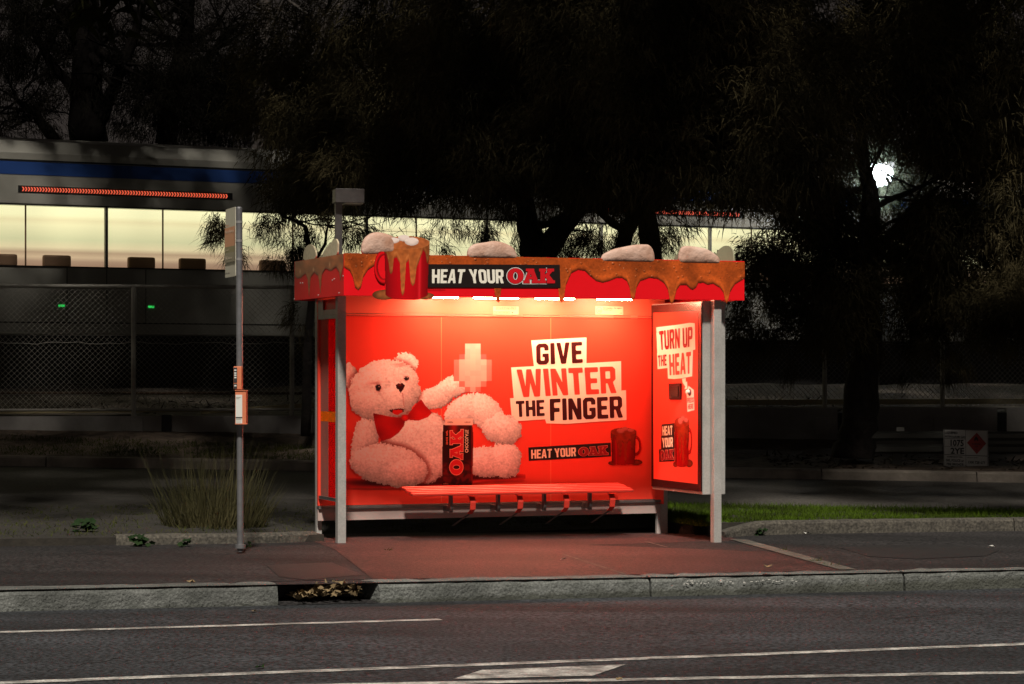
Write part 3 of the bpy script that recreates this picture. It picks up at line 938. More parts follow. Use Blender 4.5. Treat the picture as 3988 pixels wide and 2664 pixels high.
# mug picture (coordinates of the picture measured on the fascia mug)
def f_mug(map_, tone=(1, 1, 1)):  # tone multiplies the print colours, used to put red lamp light in
    def fn(XX, YY):
        x, y = map_(XX, YY)
        col = np.zeros(XX.shape + (3,)); mask = np.zeros(XX.shape, bool)
        n = smooth_noise(*XX.shape, 3, np.random.default_rng(8))
        # puddles
        for cx, cy, rx, ry in ((905, 803, 105, 46), (1285, 815, 76, 33)):
            k = ((x - cx) / rx) ** 2 + ((y - cy) / ry) ** 2
            m = k < 1
            col = np.where(m[..., None], np.array([0.60, 0.33, 0.17]) * (1.05 - 0.45 * k + 0.05 * n)[..., None], col); mask |= m
        # handle
        ro = ((x - 905) / 88) ** 2 + ((y - 552) / 152) ** 2; ri = ((x - 912) / 56) ** 2 + ((y - 552) / 105) ** 2
        m = (ro < 1) & (ri > 1) & (x < 925)
        col = np.where(m[..., None], np.array([0.72, 0.05, 0.07]) * (0.72 + 0.5 * np.exp(-((ro - 0.72) / 0.16) ** 2))[..., None], col); mask |= m
        # body
        xl = 908 + (y - 340) * 0.03; xr = 1315 - (y - 340) * 0.032
        t = (x - xl) / (xr - xl)
        bot = 800 + 46 * np.sqrt(np.clip(1 - (2 * t - 1) ** 2, 0, 1))
        m = (t > 0) & (t < 1) & (y > 330) & (y < bot)
        s = 0.55 + 0.45 * np.sin(np.clip(t, 0, 1) * math.pi) ** 0.6 + 0.20 * np.exp(-((t - 0.80) / 0.035) ** 2)
        body = np.array([0.76, 0.03, 0.075]) * s[..., None]
        body = over(body, np.exp(-((t - 0.80) / 0.03) ** 2) * 0.25, (0.95, 0.4, 0.4))
        col = np.where(m[..., None], body, col); mask |= m
        # chocolate drip
        cb = np.interp(x, [895, 930, 950, 958, 970, 984, 995, 1020, 1050, 1062, 1075, 1090, 1105, 1130, 1148, 1166, 1184, 1200, 1225, 1260, 1280, 1292, 1302, 1320],
                       [400, 440, 520, 600, 618, 600, 480, 465, 520, 780, 812, 780, 520, 490, 700, 725, 700, 560, 500, 400, 430, 515, 522, 420])
        m2 = (x > 897) & (x < 1320) & (y > 335) & (y < cb) & ((y > 345) | (t > 0))
        d = cb - y
        c2 = np.array([0.68, 0.36, 0.17]) * (0.95 + 0.05 * n)[..., None]
        c2 = over(c2, (1 - sstep(0, 26, d)) * 0.45, (0.30, 0.11, 0.06))
        c2 = over(c2, np.exp(-((d - 45) / 14) ** 2) * 0.18, (0.95, 0.65, 0.4))
        c2 = c2 * (0.78 + 0.30 * np.sin(np.clip(t, 0, 1) * math.pi))[..., None]
        col = np.where(m2[..., None], c2, col); mask |= m2
        # top surface
        k = ((x - 1108) / 211) ** 2 + ((y - 335) / 60) ** 2
        m3 = k < 1
        c3 = np.array([0.70, 0.38, 0.20]) * (0.97 + 0.06 * n)[..., None]
        c3 = over(c3, sstep(0.80, 1.0, k) * 0.5, (0.80, 0.50, 0.28))
        col = np.where(m3[..., None], c3, col); mask |= m3
        for cx, cy, rx, ry in ((1085, 293, 52, 30), (992, 315, 54, 26), (1156, 325, 63, 36)):
            k = ((x - cx) / rx) ** 2 + ((y - cy) / ry) ** 2
            m = k < 1
            col = np.where(m[..., None], np.array([0.93, 0.84, 0.80]) * (1.02 - 0.22 * k * (y > cy))[..., None], col); mask |= m
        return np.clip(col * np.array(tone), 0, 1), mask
    return fn


raster('mug_cutout', (1440, 905, 1695, 1172), 1.5, f_mug(lambda X, Y: ((X - 1100) * 2.306, (Y - 800) * 2.306)), pl_front, sh, 0.014)
# solid board behind the mug print
mo = [Z5(*q) for q in ((905, 345), (960, 300), (1040, 282), (1110, 275), (1190, 285), (1270, 305), (1316, 345), (1312, 400), (1298, 800), (1352, 812), (1340, 835), (1240, 842), (1180, 848), (1100, 848), (1010, 842), (850, 842), (805, 815), (830, 775), (915, 760), (918, 695), (850, 640), (825, 560), (840, 450), (905, 410))]
v3 = [Vector(pl_front(x, y, 0.002)) for x, y in mo]
MB().prism(v3, (0, -0.010, 0)).build('mug_board', 'red_face', sh)

# HEAT YOUR OAK sign
sb = poly('sign_board', [(1662, 1029), (2178.7, 1031.5), (2182, 1120.5), (1663, 1119.5)], pl_front, 'black_print', sh, 0.008)
word('lettering', 'HEAT', [Z5(1340, 574), Z5(1640, 574), Z5(1620, 699), Z5(1340, 699)], pl_front, 'paper', sb, 0.0095, gap=.06)
word('lettering', 'YOUR', [Z5(1668, 574), Z5(1984, 577), Z5(1984, 700), Z5(1690, 699)], pl_front, 'paper', sb, 0.0095, gap=.06)


def logo(quad, place, parent, lift, thick=True):
    if thick:
        word('logo_outline', '123', quad, place, 'logo_white', parent, lift, grow=0.075, gap=.02, r=0.01)
        word('logo_outline', '123', quad, place, 'black_print', parent, lift + 0.0012, grow=0.035, gap=.02, r=0.01)
    else:
        word('logo_outline', '123', quad, place, 'outline', parent, lift, grow=0.05, gap=.02, r=0.01)
    word('logo', '123', quad, place, 'logo_red' if thick else 'logo_red_dimmed', parent, lift + 0.0024, grow=0.015, gap=.02, r=0.01)


logo([Z5(2018, 570), Z6(366, 570), Z6(366, 698), Z5(2018, 698)], pl_front, sb, 0.0095)
small_text('small_print', 'SERVING SUGGESTION', Z5(1305, 746), Z5(1458, 746), 4.5, pl_front, 'dark_red', sb, 0.0095, bold=0.02)


# marshmallow boards on the roof edge
def marsh(pts, place, axis, material, thick=0.016, dome=0.0):
    v = [Vector(place(x, y, 0.0)) for x, y in rnd(pts, 14, 5)]
    o = MB().prism(v, axis).build('marshmallow_board', material, sh)
    return o


def marsh_dome(pts, place, sgn):
    """front boards: slightly puffed printed face"""
    ol = rnd(pts, 16, 5)
    ol = [Vector(q) for q in ol]
    c = sum(ol, Vector((0, 0))) / len(ol)
    rings = [1.0, 0.97, 0.88, 0.74, 0.55, 0.3]
    vs = [Vector(place(p.x, p.y, -0.020)) for p in ol]; n = len(ol)
    for r in rings:
        h = 0.030 * math.sqrt(max(0, 1 - r ** 2.6))
        for p in ol:
            q = c + (p - c) * r
            a = Vector(place(q.x, q.y, h - 0.006)); vs.append(a)
    vs.append(Vector(place(c.x, c.y, 0.026)))
    fs = [tuple(reversed(range(n)))]
    for k in range(len(rings)):
        for i in range(n): fs.append((k * n + i, k * n + (i + 1) % n, (k + 1) * n + (i + 1) % n, (k + 1) * n + i))
    last = len(rings) * n
    for i in range(n): fs.append((last + i, last + (i + 1) % n, len(vs) - 1))
    return MB().add(vs, fs).build('marshmallow_board', 'marshmallow', sh, smooth=True)


marsh_dome([Z5(*q) for q in ((710, 440), (712, 350), (740, 290), (790, 250), (850, 237), (930, 250), (1000, 280), (1030, 330), (1030, 440))], pl_front, 1)
marsh_dome([Z5(*q) for q in ((1660, 470), (1668, 390), (1720, 345), (1830, 330), (1900, 316), (1980, 330), (2070, 370), (2105, 430), (2112, 475))], pl_front, 1)
marsh_dome([Z6(*q) for q in ((783, 500), (800, 440), (900, 390), (1100, 350), (1215, 350), (1250, 385), (1268, 440), (1270, 510))], pl_front, 1)
marsh_dome([Z6(*q) for q in ((1480, 515), (1485, 430), (1510, 375), (1545, 362), (1630, 368), (1740, 390), (1820, 440), (1857, 480), (1858, 522))], pl_front, 1)
for q in (((185, 497), (190, 410), (215, 365), (245, 347), (275, 365), (300, 420), (298, 480)), ((355, 470), (365, 420), (400, 370), (440, 330), (475, 292), (497, 330), (492, 450))):
    marsh([Z5(*k) for k in q], pl_left, (0.014, 0, 0), 'board_side')


def pl_right(px, py, lift):
    v, z = on_u(px, py, W_)
    return W_ - 0.012 - lift, v, z


for q in (((1445, 510), (1455, 460), (1480, 430), (1520, 440), (1540, 510)), ((1800, 520), (1822, 440), (1860, 390), (1900, 362), (1945, 362), (1980, 400), (1990, 520))):
    marsh([Z6(*k) for k in q], pl_right, (0.010, 0, 0), 'board_back')

# bolts on the left fascia
for q in ((165, 697), (184, 697), (452, 672), (468, 660), (325, 806), (511, 786), (548, 634), (110, 840)):
    v, z = on_u(*Z5(*q), 0.0)
    MB().tube([(0.0, v, z), (-0.008, v, z)], 0.007, 8).build('bolt', 'clip', sh)


# posts
def post(u, v, z0, z1, wu=0.078, wv=0.078, material='steel'):
    return MB().box((u - wu / 2, v - wv / 2, z0), (u + wu / 2, v + wv / 2, z1)).build('post', material, sh, bevel=0.004)


LVP = 0.66
ul = on_v(1327, 1700, LVP)[0]
post(ul, LVP, g(ul, LVP) - 0.05, ZB + 0.06)
ulb, vlb = on_v(1240, 1700, 1.42)[0], 1.42
post(ulb, vlb, g(ulb, vlb) - 0.05, ZB + 0.06, 0.05, 0.06)
ur = on_v(2788, 1700, 0.10)[0]
post(ur, 0.098, g(ur, 0.1) - 0.05, ZB + 0.06, 0.078, 0.078)
urb = on_v(2585, 2000, 1.36)[0]
post(urb, 1.385, g(urb, 1.38) - 0.05, LZ0 + 0.4, 0.075, 0.075)
MB().box((urb - 0.085, 1.335, g(urb, 1.3) - 0.05), (urb - 0.045, 1.375, 0.50)).build('post', 'steel', sh, bevel=0.003)

# left end panel: frame, glass film, orange band
hz1, hz0 = on_v(1260, 800 + 937 / 2.306, 1.0)[1], on_v(1260, 800 + 985 / 2.306, 1.0)[1]
du_ = (ulb - ul) / (vlb - LVP)


def end_piece(name, t0, t1, z0, z1, mt, off=0.0, th=0.02, bev=0.002):
    v0, v1 = LVP + (vlb - LVP) * t0, LVP + (vlb - LVP) * t1
    u0, u1 = ul + (ulb - ul) * t0 + off, ul + (ulb - ul) * t1 + off
    pts = [(u0 - th / 2, v0, z0), (u0 + th / 2, v0, z0), (u1 + th / 2, v1, z0), (u1 - th / 2, v1, z0)]
    return MB().prism(pts, (0, 0, z1 - z0)).build(name, mt, sh, bevel=bev)


end_piece('end_header', 0.06, 0.95, hz0, hz1, 'steel', th=0.05)
end_piece('end_header', 0.06, 0.90, hz0 - 0.035, hz0 - 0.002, 'steel', off=-0.01, th=0.03)
end_piece('end_sill', 0.06, 0.93, 0.335, 0.362, 'steel_dark', th=0.05)
ez0, ez1 = 0.362, hz0 - 0.036
oz0, oz1 = EYE + (YH - 1644) / F * 21.9, EYE + (YH - 1604) / F * 21.9
for za, zb, mt in ((ez0, oz0, 'end_red'), (oz0, oz1, 'end_orange'), (oz1, ez1, 'end_red')):
    end_piece('end_panel', 0.06, 0.52, za, zb, mt, th=0.012, bev=0)
    end_piece('end_panel', 0.525, 0.94, za, zb, 'end_orange' if mt == 'end_orange' else 'end_pink', th=0.012, bev=0)
end_piece('end_panel', 0.06, 0.94, hz1 + 0.002, ZB - 0.002, 'red_print', th=0.012, bev=0)
MB().box((ulb - 0.03, vlb - 0.25, ZB - 0.18), (ulb - 0.026, vlb + 0.0, ZB)).build('bracket_plate', 'steel', sh)

# back wall
bl = ul - 0.02
br_ = on_v(2553, 1700, VB)[0]
zt_ = on_v(1349, 1227, VB)[1]
zl0 = on_v(1347, 1976, VB)[1]
zl1 = on_v(1347, 2026, VB)[1]
MB().box((bl, VB + 0.002, zt_ + 0.018), (br_ + 0.10, VB + 0.05, ZB + 0.05)).build('top_band', 'band', sh)
MB().box((bl, VB - 0.012, zt_ - 0.004), (br_ + 0.02, VB + 0.05, zt_ + 0.012)).build('top_rail', 'band', sh, bevel=0.003)
poster = MB().box((bl, VB, zl0 + 0.02), (br_, VB + 0.04, zt_ - 0.008)).build('poster', 'red_print', sh)
MB().box((bl, VB - 0.02, zl0 - 0.012), (br_ + 0.05, VB + 0.05, zl0 + 0.015)).build('bottom_rail', 'steel_dark', sh, bevel=0.003)
MB().box((bl, VB + 0.004, zl1), (br_ + 0.05, VB + 0.035, zl0 - 0.014)).build('lower_panel', 'lower_panel', sh)
for px in (1719, 2145):
    u = on_v(px, 1500, VB)[0]
    MB().box((u - 0.004, VB - 0.0008, zl0 + 0.03), (u + 0.004, VB, zt_ - 0.01)).build('poster_seam', 'seam', poster)
# end filler between poster and light box
MB().box((br_ + 0.002, VB + 0.004, LZ0 - 0.15), (br_ + 0.09, VB + 0.04, zt_ - 0.006)).build('end_filler', 'red_print', sh)

# stickers
st = poly('sticker', [(1920.5, 1193.5), (2020, 1194), (2020, 1226), (1920.5, 1225)], pl_back, 'sticker', sh, 0.002)
k_ = 550 / 2348


def ZT_(x, y): return 1900 + x * k_, 1180 + y * 60 / 256


for i, (s, a, b, h) in enumerate((('TEXT TO NOTIFY POLICE ABOUT UNWANTED', (132, 74), (468, 74), 14), ('SEXUAL BEHAVIOUR ON PUBLIC TRANSPORT', (128, 95), (470, 95), 14), ('TEXT STOPIT TO 0499 455 455', (118, 152), (342, 152), 14))):
    small_text('sticker_print', s, ZT_(*a), ZT_(*b), h * 60 / 256, pl_back, 'dark_red', st, 0.0035, bold=0.02)
for a, b in (((100, 138), (356, 142)), ((100, 179), (356, 183)), ((98, 138), (103, 183)), ((353, 138), (357, 183))):
    poly('sticker_print', [ZT_(a[0], a[1]), ZT_(b[0], a[1]), ZT_(b[0], b[1]), ZT_(a[0], b[1])], pl_back, 'dark_red', st, 0.0035)
poly('sticker_print', [ZT_(393, 152), ZT_(418, 152), ZT_(406, 178)], pl_back, 'dark_red', st, 0.0035)
st = poly('sticker', [ZT_(1786, 52), ZT_(2249, 62), ZT_(2249, 199), ZT_(1784, 192)], pl_back, 'sticker', sh, 0.002)
small_text('sticker_print', 'No smoking. No vaping.', ZT_(1915, 70), ZT_(2232, 76), 5.2, pl_back, 'dark_red', st, 0.0035, bold=0.03)
small_text('sticker_print', 'Penalties apply', ZT_(1915, 103), ZT_(2070, 105), 4.0, pl_back, 'dark_red', st, 0.0035, bold=0.02)
ring = [ZT_(1848 + 48 * math.cos(t), 122 + 52 * math.sin(t)) for t in np.linspace(0, 2 * math.pi, 24)[:-1]]
ri_ = [ZT_(1848 + 43 * math.cos(t), 122 + 47 * math.sin(t)) for t in np.linspace(0, 2 * math.pi, 24)[:-1]]
vv1 = [Vector(pl_back(x, y, 0.0035)) for x, y in ring]; vv2 = [Vector(pl_back(x, y, 0.0035)) for x, y in ri_]
MB().add(vv1 + vv2, [(i, (i + 1) % 23, 23 + (i + 1) % 23, 23 + i) for i in range(23)]).build('sticker_print', 'mid_red', st)
poly('sticker_print', [ZT_(1818, 116), ZT_(1884, 116), ZT_(1884, 122), ZT_(1818, 122)], pl_back, 'dark_red', st, 0.0035)
poly('sticker_print', [ZT_(1826, 134), ZT_(1880, 134), ZT_(1880, 142), ZT_(1826, 142)], pl_back, 'dark_red', st, 0.0035)
small_text('sticker_print', 'PTV', ZT_(2192, 165), ZT_(2232, 165), 4.0, pl_back, 'dark_red', st, 0.0035)

# headline papers and words
poly('headline_paper', [Z6(158, 1212), Z6(655, 1186), Z6(655, 1450), Z6(185, 1470)], pl_back, 'paper', poster, 0.0010)
poly('headline_paper', [(1990, 1431), (2418.5, 1406.5), (2419.6, 1560), (2003, 1580)], pl_back, 'paper', poster, 0.0018)
poly('headline_paper', [(1985.7, 1551), (2080, 1546), (2200, 1536), (2437.5, 1519.6), (2439.7, 1635.7), (2300, 1644), (2207, 1651), (2127, 1649), (2122.8, 1633), (1993.8, 1641)], pl_back, 'paper', poster, 0.0026)
word('headline', 'GIVE', [Z6(200, 1242), Z6(614, 1224), Z6(622, 1414), Z6(205, 1433)], pl_back, 'dark_red', poster, 0.0036, gap=.08, wob=.01, r=.05)
word('headline', 'WINTER', [(2011, 1440), (2397, 1427), (2401, 1531), (2024, 1547)], pl_back, 'word_red', poster, 0.0036, gap=.075, wob=.012, r=.035)
word('headline', 'THE', [(2008, 1562), (2119, 1557), (2121, 1619.5), (2011, 1624.5)], pl_back, 'dark_red', poster, 0.0036, gap=.07, r=.05)
word('headline', 'FINGER', [(2140, 1554), (2423, 1542.5), (2426, 1626.5), (2142, 1639)], pl_back, 'dark_red', poster, 0.0036, gap=.075, wob=.012, r=.05)
lb = poly('slogan_strip', [Z8(128, 768), Z8(848, 725), Z8(850, 845), Z8(133, 885)], pl_back, 'black_print', poster, 0.0012)
word('slogan', 'HEAT', [Z8(152, 789), Z8(334, 779), Z8(332, 857), Z8(154, 866)], pl_back, 'cream', poster, 0.0024, gap=.06)
word('slogan', 'YOUR', [Z8(354, 777), Z8(545, 767), Z8(545, 844), Z8(362, 854)], pl_back, 'cream', poster, 0.0024, gap=.06)
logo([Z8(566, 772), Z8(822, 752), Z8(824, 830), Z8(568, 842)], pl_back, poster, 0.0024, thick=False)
raster('mug_print', (2364, 1660, 2505, 1818), 1.4, f_mug(lambda X, Y: (1320 - (((X - 2000) * 2.24 - 845) / 215 * 400), 282 + (((Y - 1400) * 2.24 - 598) / 325) * 566), (.72, .40, .38)), pl_back, poster, 0.0030)  # tone darkens and reddens the mug as if red-lit


# teddy bear print
def f_bear(XX, YY):
    h, w_ = XX.shape
    x0, y0 = (XX - 1200) * 2.24, (YY - 1400) * 2.24
    r1 = np.random.default_rng(21)
    e1, e2 = smooth_noise(h, w_, 1.0, r1), smooth_noise(h, w_, 1.0, r1)
    e3, e4 = smooth_noise(h, w_, 5, r1), smooth_noise(h, w_, 5, r1)
    x = x0 + 5 * e1 + 4 * e3; y = y0 + 5 * e2 + 4 * e4
    # cx, cy, rx, ry, rot(deg), base depth, bulge
    E_ = [(960, 760, 330, 330, 15, 0, 160),           # body
          (1010, 880, 320, 160, 0, 10, 140),
          (845, 52, 112, 118, 15, 20, 50),            # ear
          (365, 150, 70, 128, -5, 20, 50),
          (668, 265, 318, 268, -12, 120, 200),        # head
          (590, 370, 235, 170, 10, 140, 190),
          (770, 330, 168, 165, -25, 210, 170),        # muzzle
          (1105, 335, 165, 100, -12, 40, 100),         # raised arm
          (1265, 240, 205, 95, -22, 50, 100),
          (1390, 440, 215, 135, -24, 60, 130),        # thigh
          (1555, 470, 200, 138, 52, 90, 140),         # shin
          (1690, 605, 180, 140, 12, 150, 150),        # foot
          (1560, 885, 250, 138, 0, 70, 150),          # lower leg
          (1720, 868, 142, 166, 0, 120, 140),
          (495, 720, 118, 240, 8, 130, 120),          # near arm
          (690, 915, 335, 178, 8, 210, 190),
          (800, 960, 245, 150, 8, 220, 190)]
    best = np.full(x.shape, -1e9); sec = np.full(x.shape, -1e9); shd = np.zeros(x.shape); who = -np.ones(x.shape, int)
    L = np.array([-0.35, -0.62, 0.70]); L /= np.linalg.norm(L)
    for i, (cx, cy, rx, ry, rot, z0, bz) in enumerate(E_):
        a = math.radians(rot); dx, dy = x - cx, y - cy
        ux, uy = dx * math.cos(a) + dy * math.sin(a), -dx * math.sin(a) + dy * math.cos(a)
        k = 1 - (ux / rx) ** 2 - (uy / ry) ** 2
        z = np.where(k > 0, z0 + bz * np.sqrt(np.clip(k, 0, 1)), -1e9)
        nx, ny, nz = ux / rx ** 2, uy / ry ** 2, np.sqrt(np.clip(k, 0, 1)) / bz
        wx, wy = nx * math.cos(a) - ny * math.sin(a), nx * math.sin(a) + ny * math.cos(a)
        nn = np.sqrt(wx ** 2 + wy ** 2 + nz ** 2) + 1e-9
        lam = np.clip((wx * L[0] + wy * L[1] + nz * L[2]) / nn, -0.4, 1)
        up = z > best
        best = np.where(up, z, best); shd = np.where(up, lam, shd); who = np.where(up, i, who)
    mask = best > -1e8
    zb = np.where(mask, best, 0)
    # soft occlusion: compare with blurred depth
    fy = np.fft.fftfreq(h)[:, None]; fx = np.fft.fftfreq(w_)[None]
    bl_ = np.fft.ifft2(np.fft.fft2(zb) * np.exp(-2 * (math.pi * 11) ** 2 * (fx * fx + fy * fy))).real
    ao = np.clip((bl_ - zb) / 110, 0, 1)
    fur = 0.6 * smooth_noise(h, w_, 1.2, r1) + 0.22 * smooth_noise(h, w_, 3.2, r1)
    s = 0.70 + 0.30 * shd - 0.34 * ao + 0.055 * fur
    # lower parts sit in softer tone of the picture
    col = np.array([1.0, 0.93, 0.91]) * np.clip(s, 0.2, 1.05)[..., None]
    # warm creases
    col = over(col, np.clip(ao * 1.2 - 0.1, 0, 0.55), (0.50, 0.16, 0.13))
    # contact shadow
    sha = np.exp(-(((x0 - 750) / 480) ** 2 + ((y0 - 1075) / 42) ** 2) ** 1.5) + np.exp(-(((x0 - 1620) / 260) ** 2 + ((y0 - 1022) / 30) ** 2) ** 1.5) + np.exp(-(((x0 - 1150) / 300) ** 2 + ((y0 - 1045) / 35) ** 2) ** 1.5)
    sm = (sha > 0.12) & ~mask & (x0 > 330)
    red = np.array([0.89, 0.19, 0.16])
    sc = over(np.ones(x.shape + (3,)) * red, np.clip((sha - 0.12) * 1.15, 0, 0.9), (0.16, 0.02, 0.02))
    col = np.where(sm[..., None], sc, col); mask = mask | sm
    # ear inner
    for cx, cy, rx, ry in ((840, 70, 62, 66), (372, 180, 38, 80)):
        k = ((x - cx) / rx) ** 2 + ((y - cy) / ry) ** 2
        inn = (k < 1) & ((who == 2) | (who == 3))
        col = over(col, inn * (1 - k) * 0.35, (0.72, 0.33, 0.32))
    xs, ys = x0 + 2.0 * e1, y0 + 2.0 * e2
    # brows / fold
    for cx, cy, rx, ry in ((580, 205, 55, 12), (820, 55, 45, 10), (800, 40, 60, 9)):
        col = over(col, np.exp(-(((xs - cx) / rx) ** 2 + ((ys - cy + 0.25 * (xs - cx) * 0.4) / ry) ** 2)) * 0.45, (0.66, 0.30, 0.28))
    # eyes
    for cx, cy, rx, ry in ((611, 246, 23, 28), (857, 166, 19, 18)):
        k = ((xs - cx) / rx) ** 2 + ((ys - cy) / ry) ** 2
        col = over(col, np.exp(-np.clip(k - 1, 0, 9) * 1.5) * 0.5, (0.45, 0.15, 0.14))
        col = over(col, k < 1, (0.10, 0.02, 0.02))
        col = over(col, np.exp(-(((x0 - cx - 7) / 5) ** 2 + ((y0 - cy + 9) / 5) ** 2)), (1, .9, .85))
    # nose
    k = np.minimum(((xs - 790) / 26) ** 2 + ((ys - 236) / 28) ** 2, ((xs - 816) / 24) ** 2 + ((ys - 234) / 30) ** 2)
    k = np.minimum(k, (np.abs(xs - 806) / np.clip((292 - ys) * 0.62, 1, 40)) ** 2 + np.where((ys > 240) & (ys < 290), 0, 9))
    col = over(col, k < 1, (0.17, 0.03, 0.035))
    col = over(col, np.exp(-(((x0 - 800) / 16) ** 2 + ((y0 - 225) / 9) ** 2)) * 0.4, (0.8, 0.3, 0.25))
    col = over(col, np.exp(-((xs - 822 - (ys - 290) * 0.12) / 5) ** 2) * ((ys > 290) & (ys < 420)) * 0.45, (0.62, 0.25, 0.23))
    # mouth
    my = 430 + 0.0026 * (xs - 770) ** 2 * -1 + 30
    mouth = (np.abs(xs - 772) < 64) & (ys > 428 + 0.002 * (xs - 790) ** 2) & (ys < 476 - 0.009 * (xs - 775) ** 2 + 6)
    col = over(col, mouth, (0.25, 0.03, 0.03))
    col = over(col, mouth & (ys > 440) & (np.abs(xs - 780) < 42), (0.75, 0.10, 0.09))
    # bow tie
    from_poly = lambda pts: inside(pts, x0, y0)
    for pts, cc in ((((565, 468), (640, 482), (730, 502), (815, 505), (850, 520), (835, 580), (790, 640), (720, 690), (640, 712), (600, 640), (578, 550)), (700, 590)),
                    (((850, 520), (872, 478), (900, 440), (940, 390), (985, 345), (1020, 400), (1082, 465), (1040, 505), (960, 535), (900, 530)), (960, 460))):
        m = from_poly(pts)
        d = np.sqrt((x0 - cc[0]) ** 2 + (y0 - cc[1]) ** 2) / 130
        fold = 0.5 + 0.5 * np.sin((x0 * 0.6 + y0) / 38.0)
        c = np.array([0.86, 0.10, 0.10]) * (1.02 - 0.30 * d - 0.14 * fold)[..., None]
        col = np.where(m[..., None], c, col); mask |= m
    k = ((x0 - 845) / 34) ** 2 + ((y0 - 508) / 30) ** 2
    col = np.where((k < 1)[..., None], np.array([0.80, 0.08, 0.08]) * (1.05 - 0.35 * k)[..., None], col)
    # chocolate milk carton
    body = from_poly(((1178, 570), (1434, 572), (1442, 660), (1432, 1098), (1166, 1098), (1172, 660)))
    cc = np.ones(x.shape + (3,)) * np.array([0.16, 0.035, 0.030])
    cc = over(cc, np.exp(-((x0 - 1270) / 40) ** 2) * (y0 < 640) * 0.7, (0.72, 0.10, 0.06))
    cc = over(cc, np.exp(-((x0 - 1370) / 30) ** 2) * (y0 < 620) * 0.4, (0.55, 0.08, 0.05))
    beans = 0.5 + 0.5 * smooth_noise(h, w_, 2.6, np.random.default_rng(77))
    bm_ = sstep(880, 980, y0 + 0.35 * np.abs(x0 - 1300))
    cc = over(cc, bm_ * np.clip(beans, 0, 1) * 0.65, (0.45, 0.07, 0.06))
    cc = over(cc, (x0 > 1425) * 0.6, (0.55, 0.10, 0.06))
    col = np.where(body[..., None], cc, col); mask |= body
    topb = from_poly(((1196, 518), (1432, 516), (1438, 572), (1192, 572)))
    col = np.where(topb[..., None], np.array([0.93, 0.78, 0.72]), col); mask |= topb
    # censored paw: square blocks
    rows = {0: (2, 5), 1: (2, 5), 2: (1, 6), 3: (0, 7), 4: (0, 7), 5: (0, 7), 6: (0, 7), 7: (1, 6), 8: (2, 5)}
    rb = np.random.default_rng(4)
    cell = 47.5; ox, oy = 1270, -142
    for r_, (c0, c1) in rows.items():
        for c_ in range(c0, c1):
            m = (x0 >= ox + c_ * cell) & (x0 < ox + (c_ + 1) * cell) & (y0 >= oy + r_ * cell) & (y0 < oy + (r_ + 1) * cell)
            edge = (c_ in (c0, c1 - 1)) and r_ > 1
            cl = np.array([0.72, 0.46, 0.42]) if edge else np.array([0.78, 0.66, 0.62])
            cl = cl * rb.uniform(0.93, 1.0)
            if r_ == 2 and edge: cl = np.array([0.74, 0.36, 0.35])
            col = np.where(m[..., None], cl, col); mask |= m
    mask &= (XX > 1347)
    return np.clip(col, 0, 1), mask


def inside(pts, x, y):
    res = np.zeros(x.shape, bool); n = len(pts)
    for i in range(n):
        (xa, ya), (xb, yb) = pts[i], pts[(i + 1) % n]
        c = ((ya > y) != (yb > y)) & (x < (xb - xa) * (y - ya) / (yb - ya + 1e-9) + xa)
        res ^= c
    return res


raster('teddy_bear_print', (1345, 1335, 2045, 1900), 1.6, f_bear, pl_back, poster, 0.0034)
# carton lettering (reads upwards)
def cart(x, y): return Z7(x, y)
word('carton_lettering', '123', [cart(1238, 1005), cart(1238, 615), cart(1352, 612), cart(1345, 1005)], pl_back, 'outline', poster, 0.0042, grow=.05, gap=.03, r=.01)
word('carton_lettering', '123', [cart(1238, 1005), cart(1238, 615), cart(1352, 612), cart(1345, 1005)], pl_back, 'logo_red', poster, 0.0048, grow=0.0, gap=.03, r=.01)


def vert_text(s, x, y0, y1, wpx, mt, lift=0.0046):
    """text reading upwards from y0 (bottom) to y1 (top), cap height wpx"""
    def plc(px, py, l): return pl_back(px, py, l)
    cu = bpy.data.curves.new('t', 'FONT'); cu.body = s; cu.size = 1; cu.offset = 0.02; cu.fill_mode = 'FRONT'; cu.resolution_u = 2
    ob = bpy.data.objects.new('tmp_text', cu); COL.objects.link(ob)
    me = bpy.data.meshes.new_from_object(ob.evaluated_get(bpy.context.evaluated_depsgraph_get())); bpy.data.objects.remove(ob)
    xs = [v.co.x for v in me.vertices]; a, b = min(xs), max(xs)
    for v in me.vertices:
        t = (v.co.x - a) / (b - a)
        q = Z7(x + wpx * (v.co.y / 0.7 - 1), y0 + (y1 - y0) * t)
        v.co = plc(q[0], q[1], lift)
    me.name = 'carton_lettering'
    return link('carton_lettering', me, mt, poster)


vert_text('CHOCOLATE', 1396, 812, 614, 28, 'cream')
vert_text('SINCE 1967', 1218, 742, 620, 16, 'seam')
small_text('carton_lettering', 'OPEN', Z7(1214, 541), Z7(1262, 541), 6, pl_back, 'mid_red', poster, 0.0046, bold=.02)
small_text('carton_lettering', 'USE BY', Z7(1364, 541), Z7(1418, 541), 6, pl_back, 'mid_red', poster, 0.0046, bold=.02)
small_text('carton_lettering', '600mL', Z7(1178, 1077), Z7(1224, 1077), 5.5, pl_back, 'outline', poster, 0.0046)

# light box on the right end
MB().box((LX, LV0, LZ0), (LX + 0.235, LV1, LZ1)).build('light_box', 'steel', sh, bevel=0.005)
fr = MB().box((LX - 0.012, LV0 + 0.006, LZ0 + 0.03), (LX - 0.001, LV1 - 0.004, LZ1 - 0.012)).build('light_box_frame', 'frame_black', sh, bevel=0.002)
sp = poly('side_poster', [ZS(90, 126), ZS(412, 116), ZS(410, 1357), ZS(92, 1319)], pl_side, 'red_print', sh, 0.0135)
MB().tube([(LX - 0.012, LV0 + 0.62, LZ0 + 0.008), (LX - 0.02, LV0 + 0.62, LZ0 + 0.008)], 0.008, 8).build('lock', 'clip', sh)


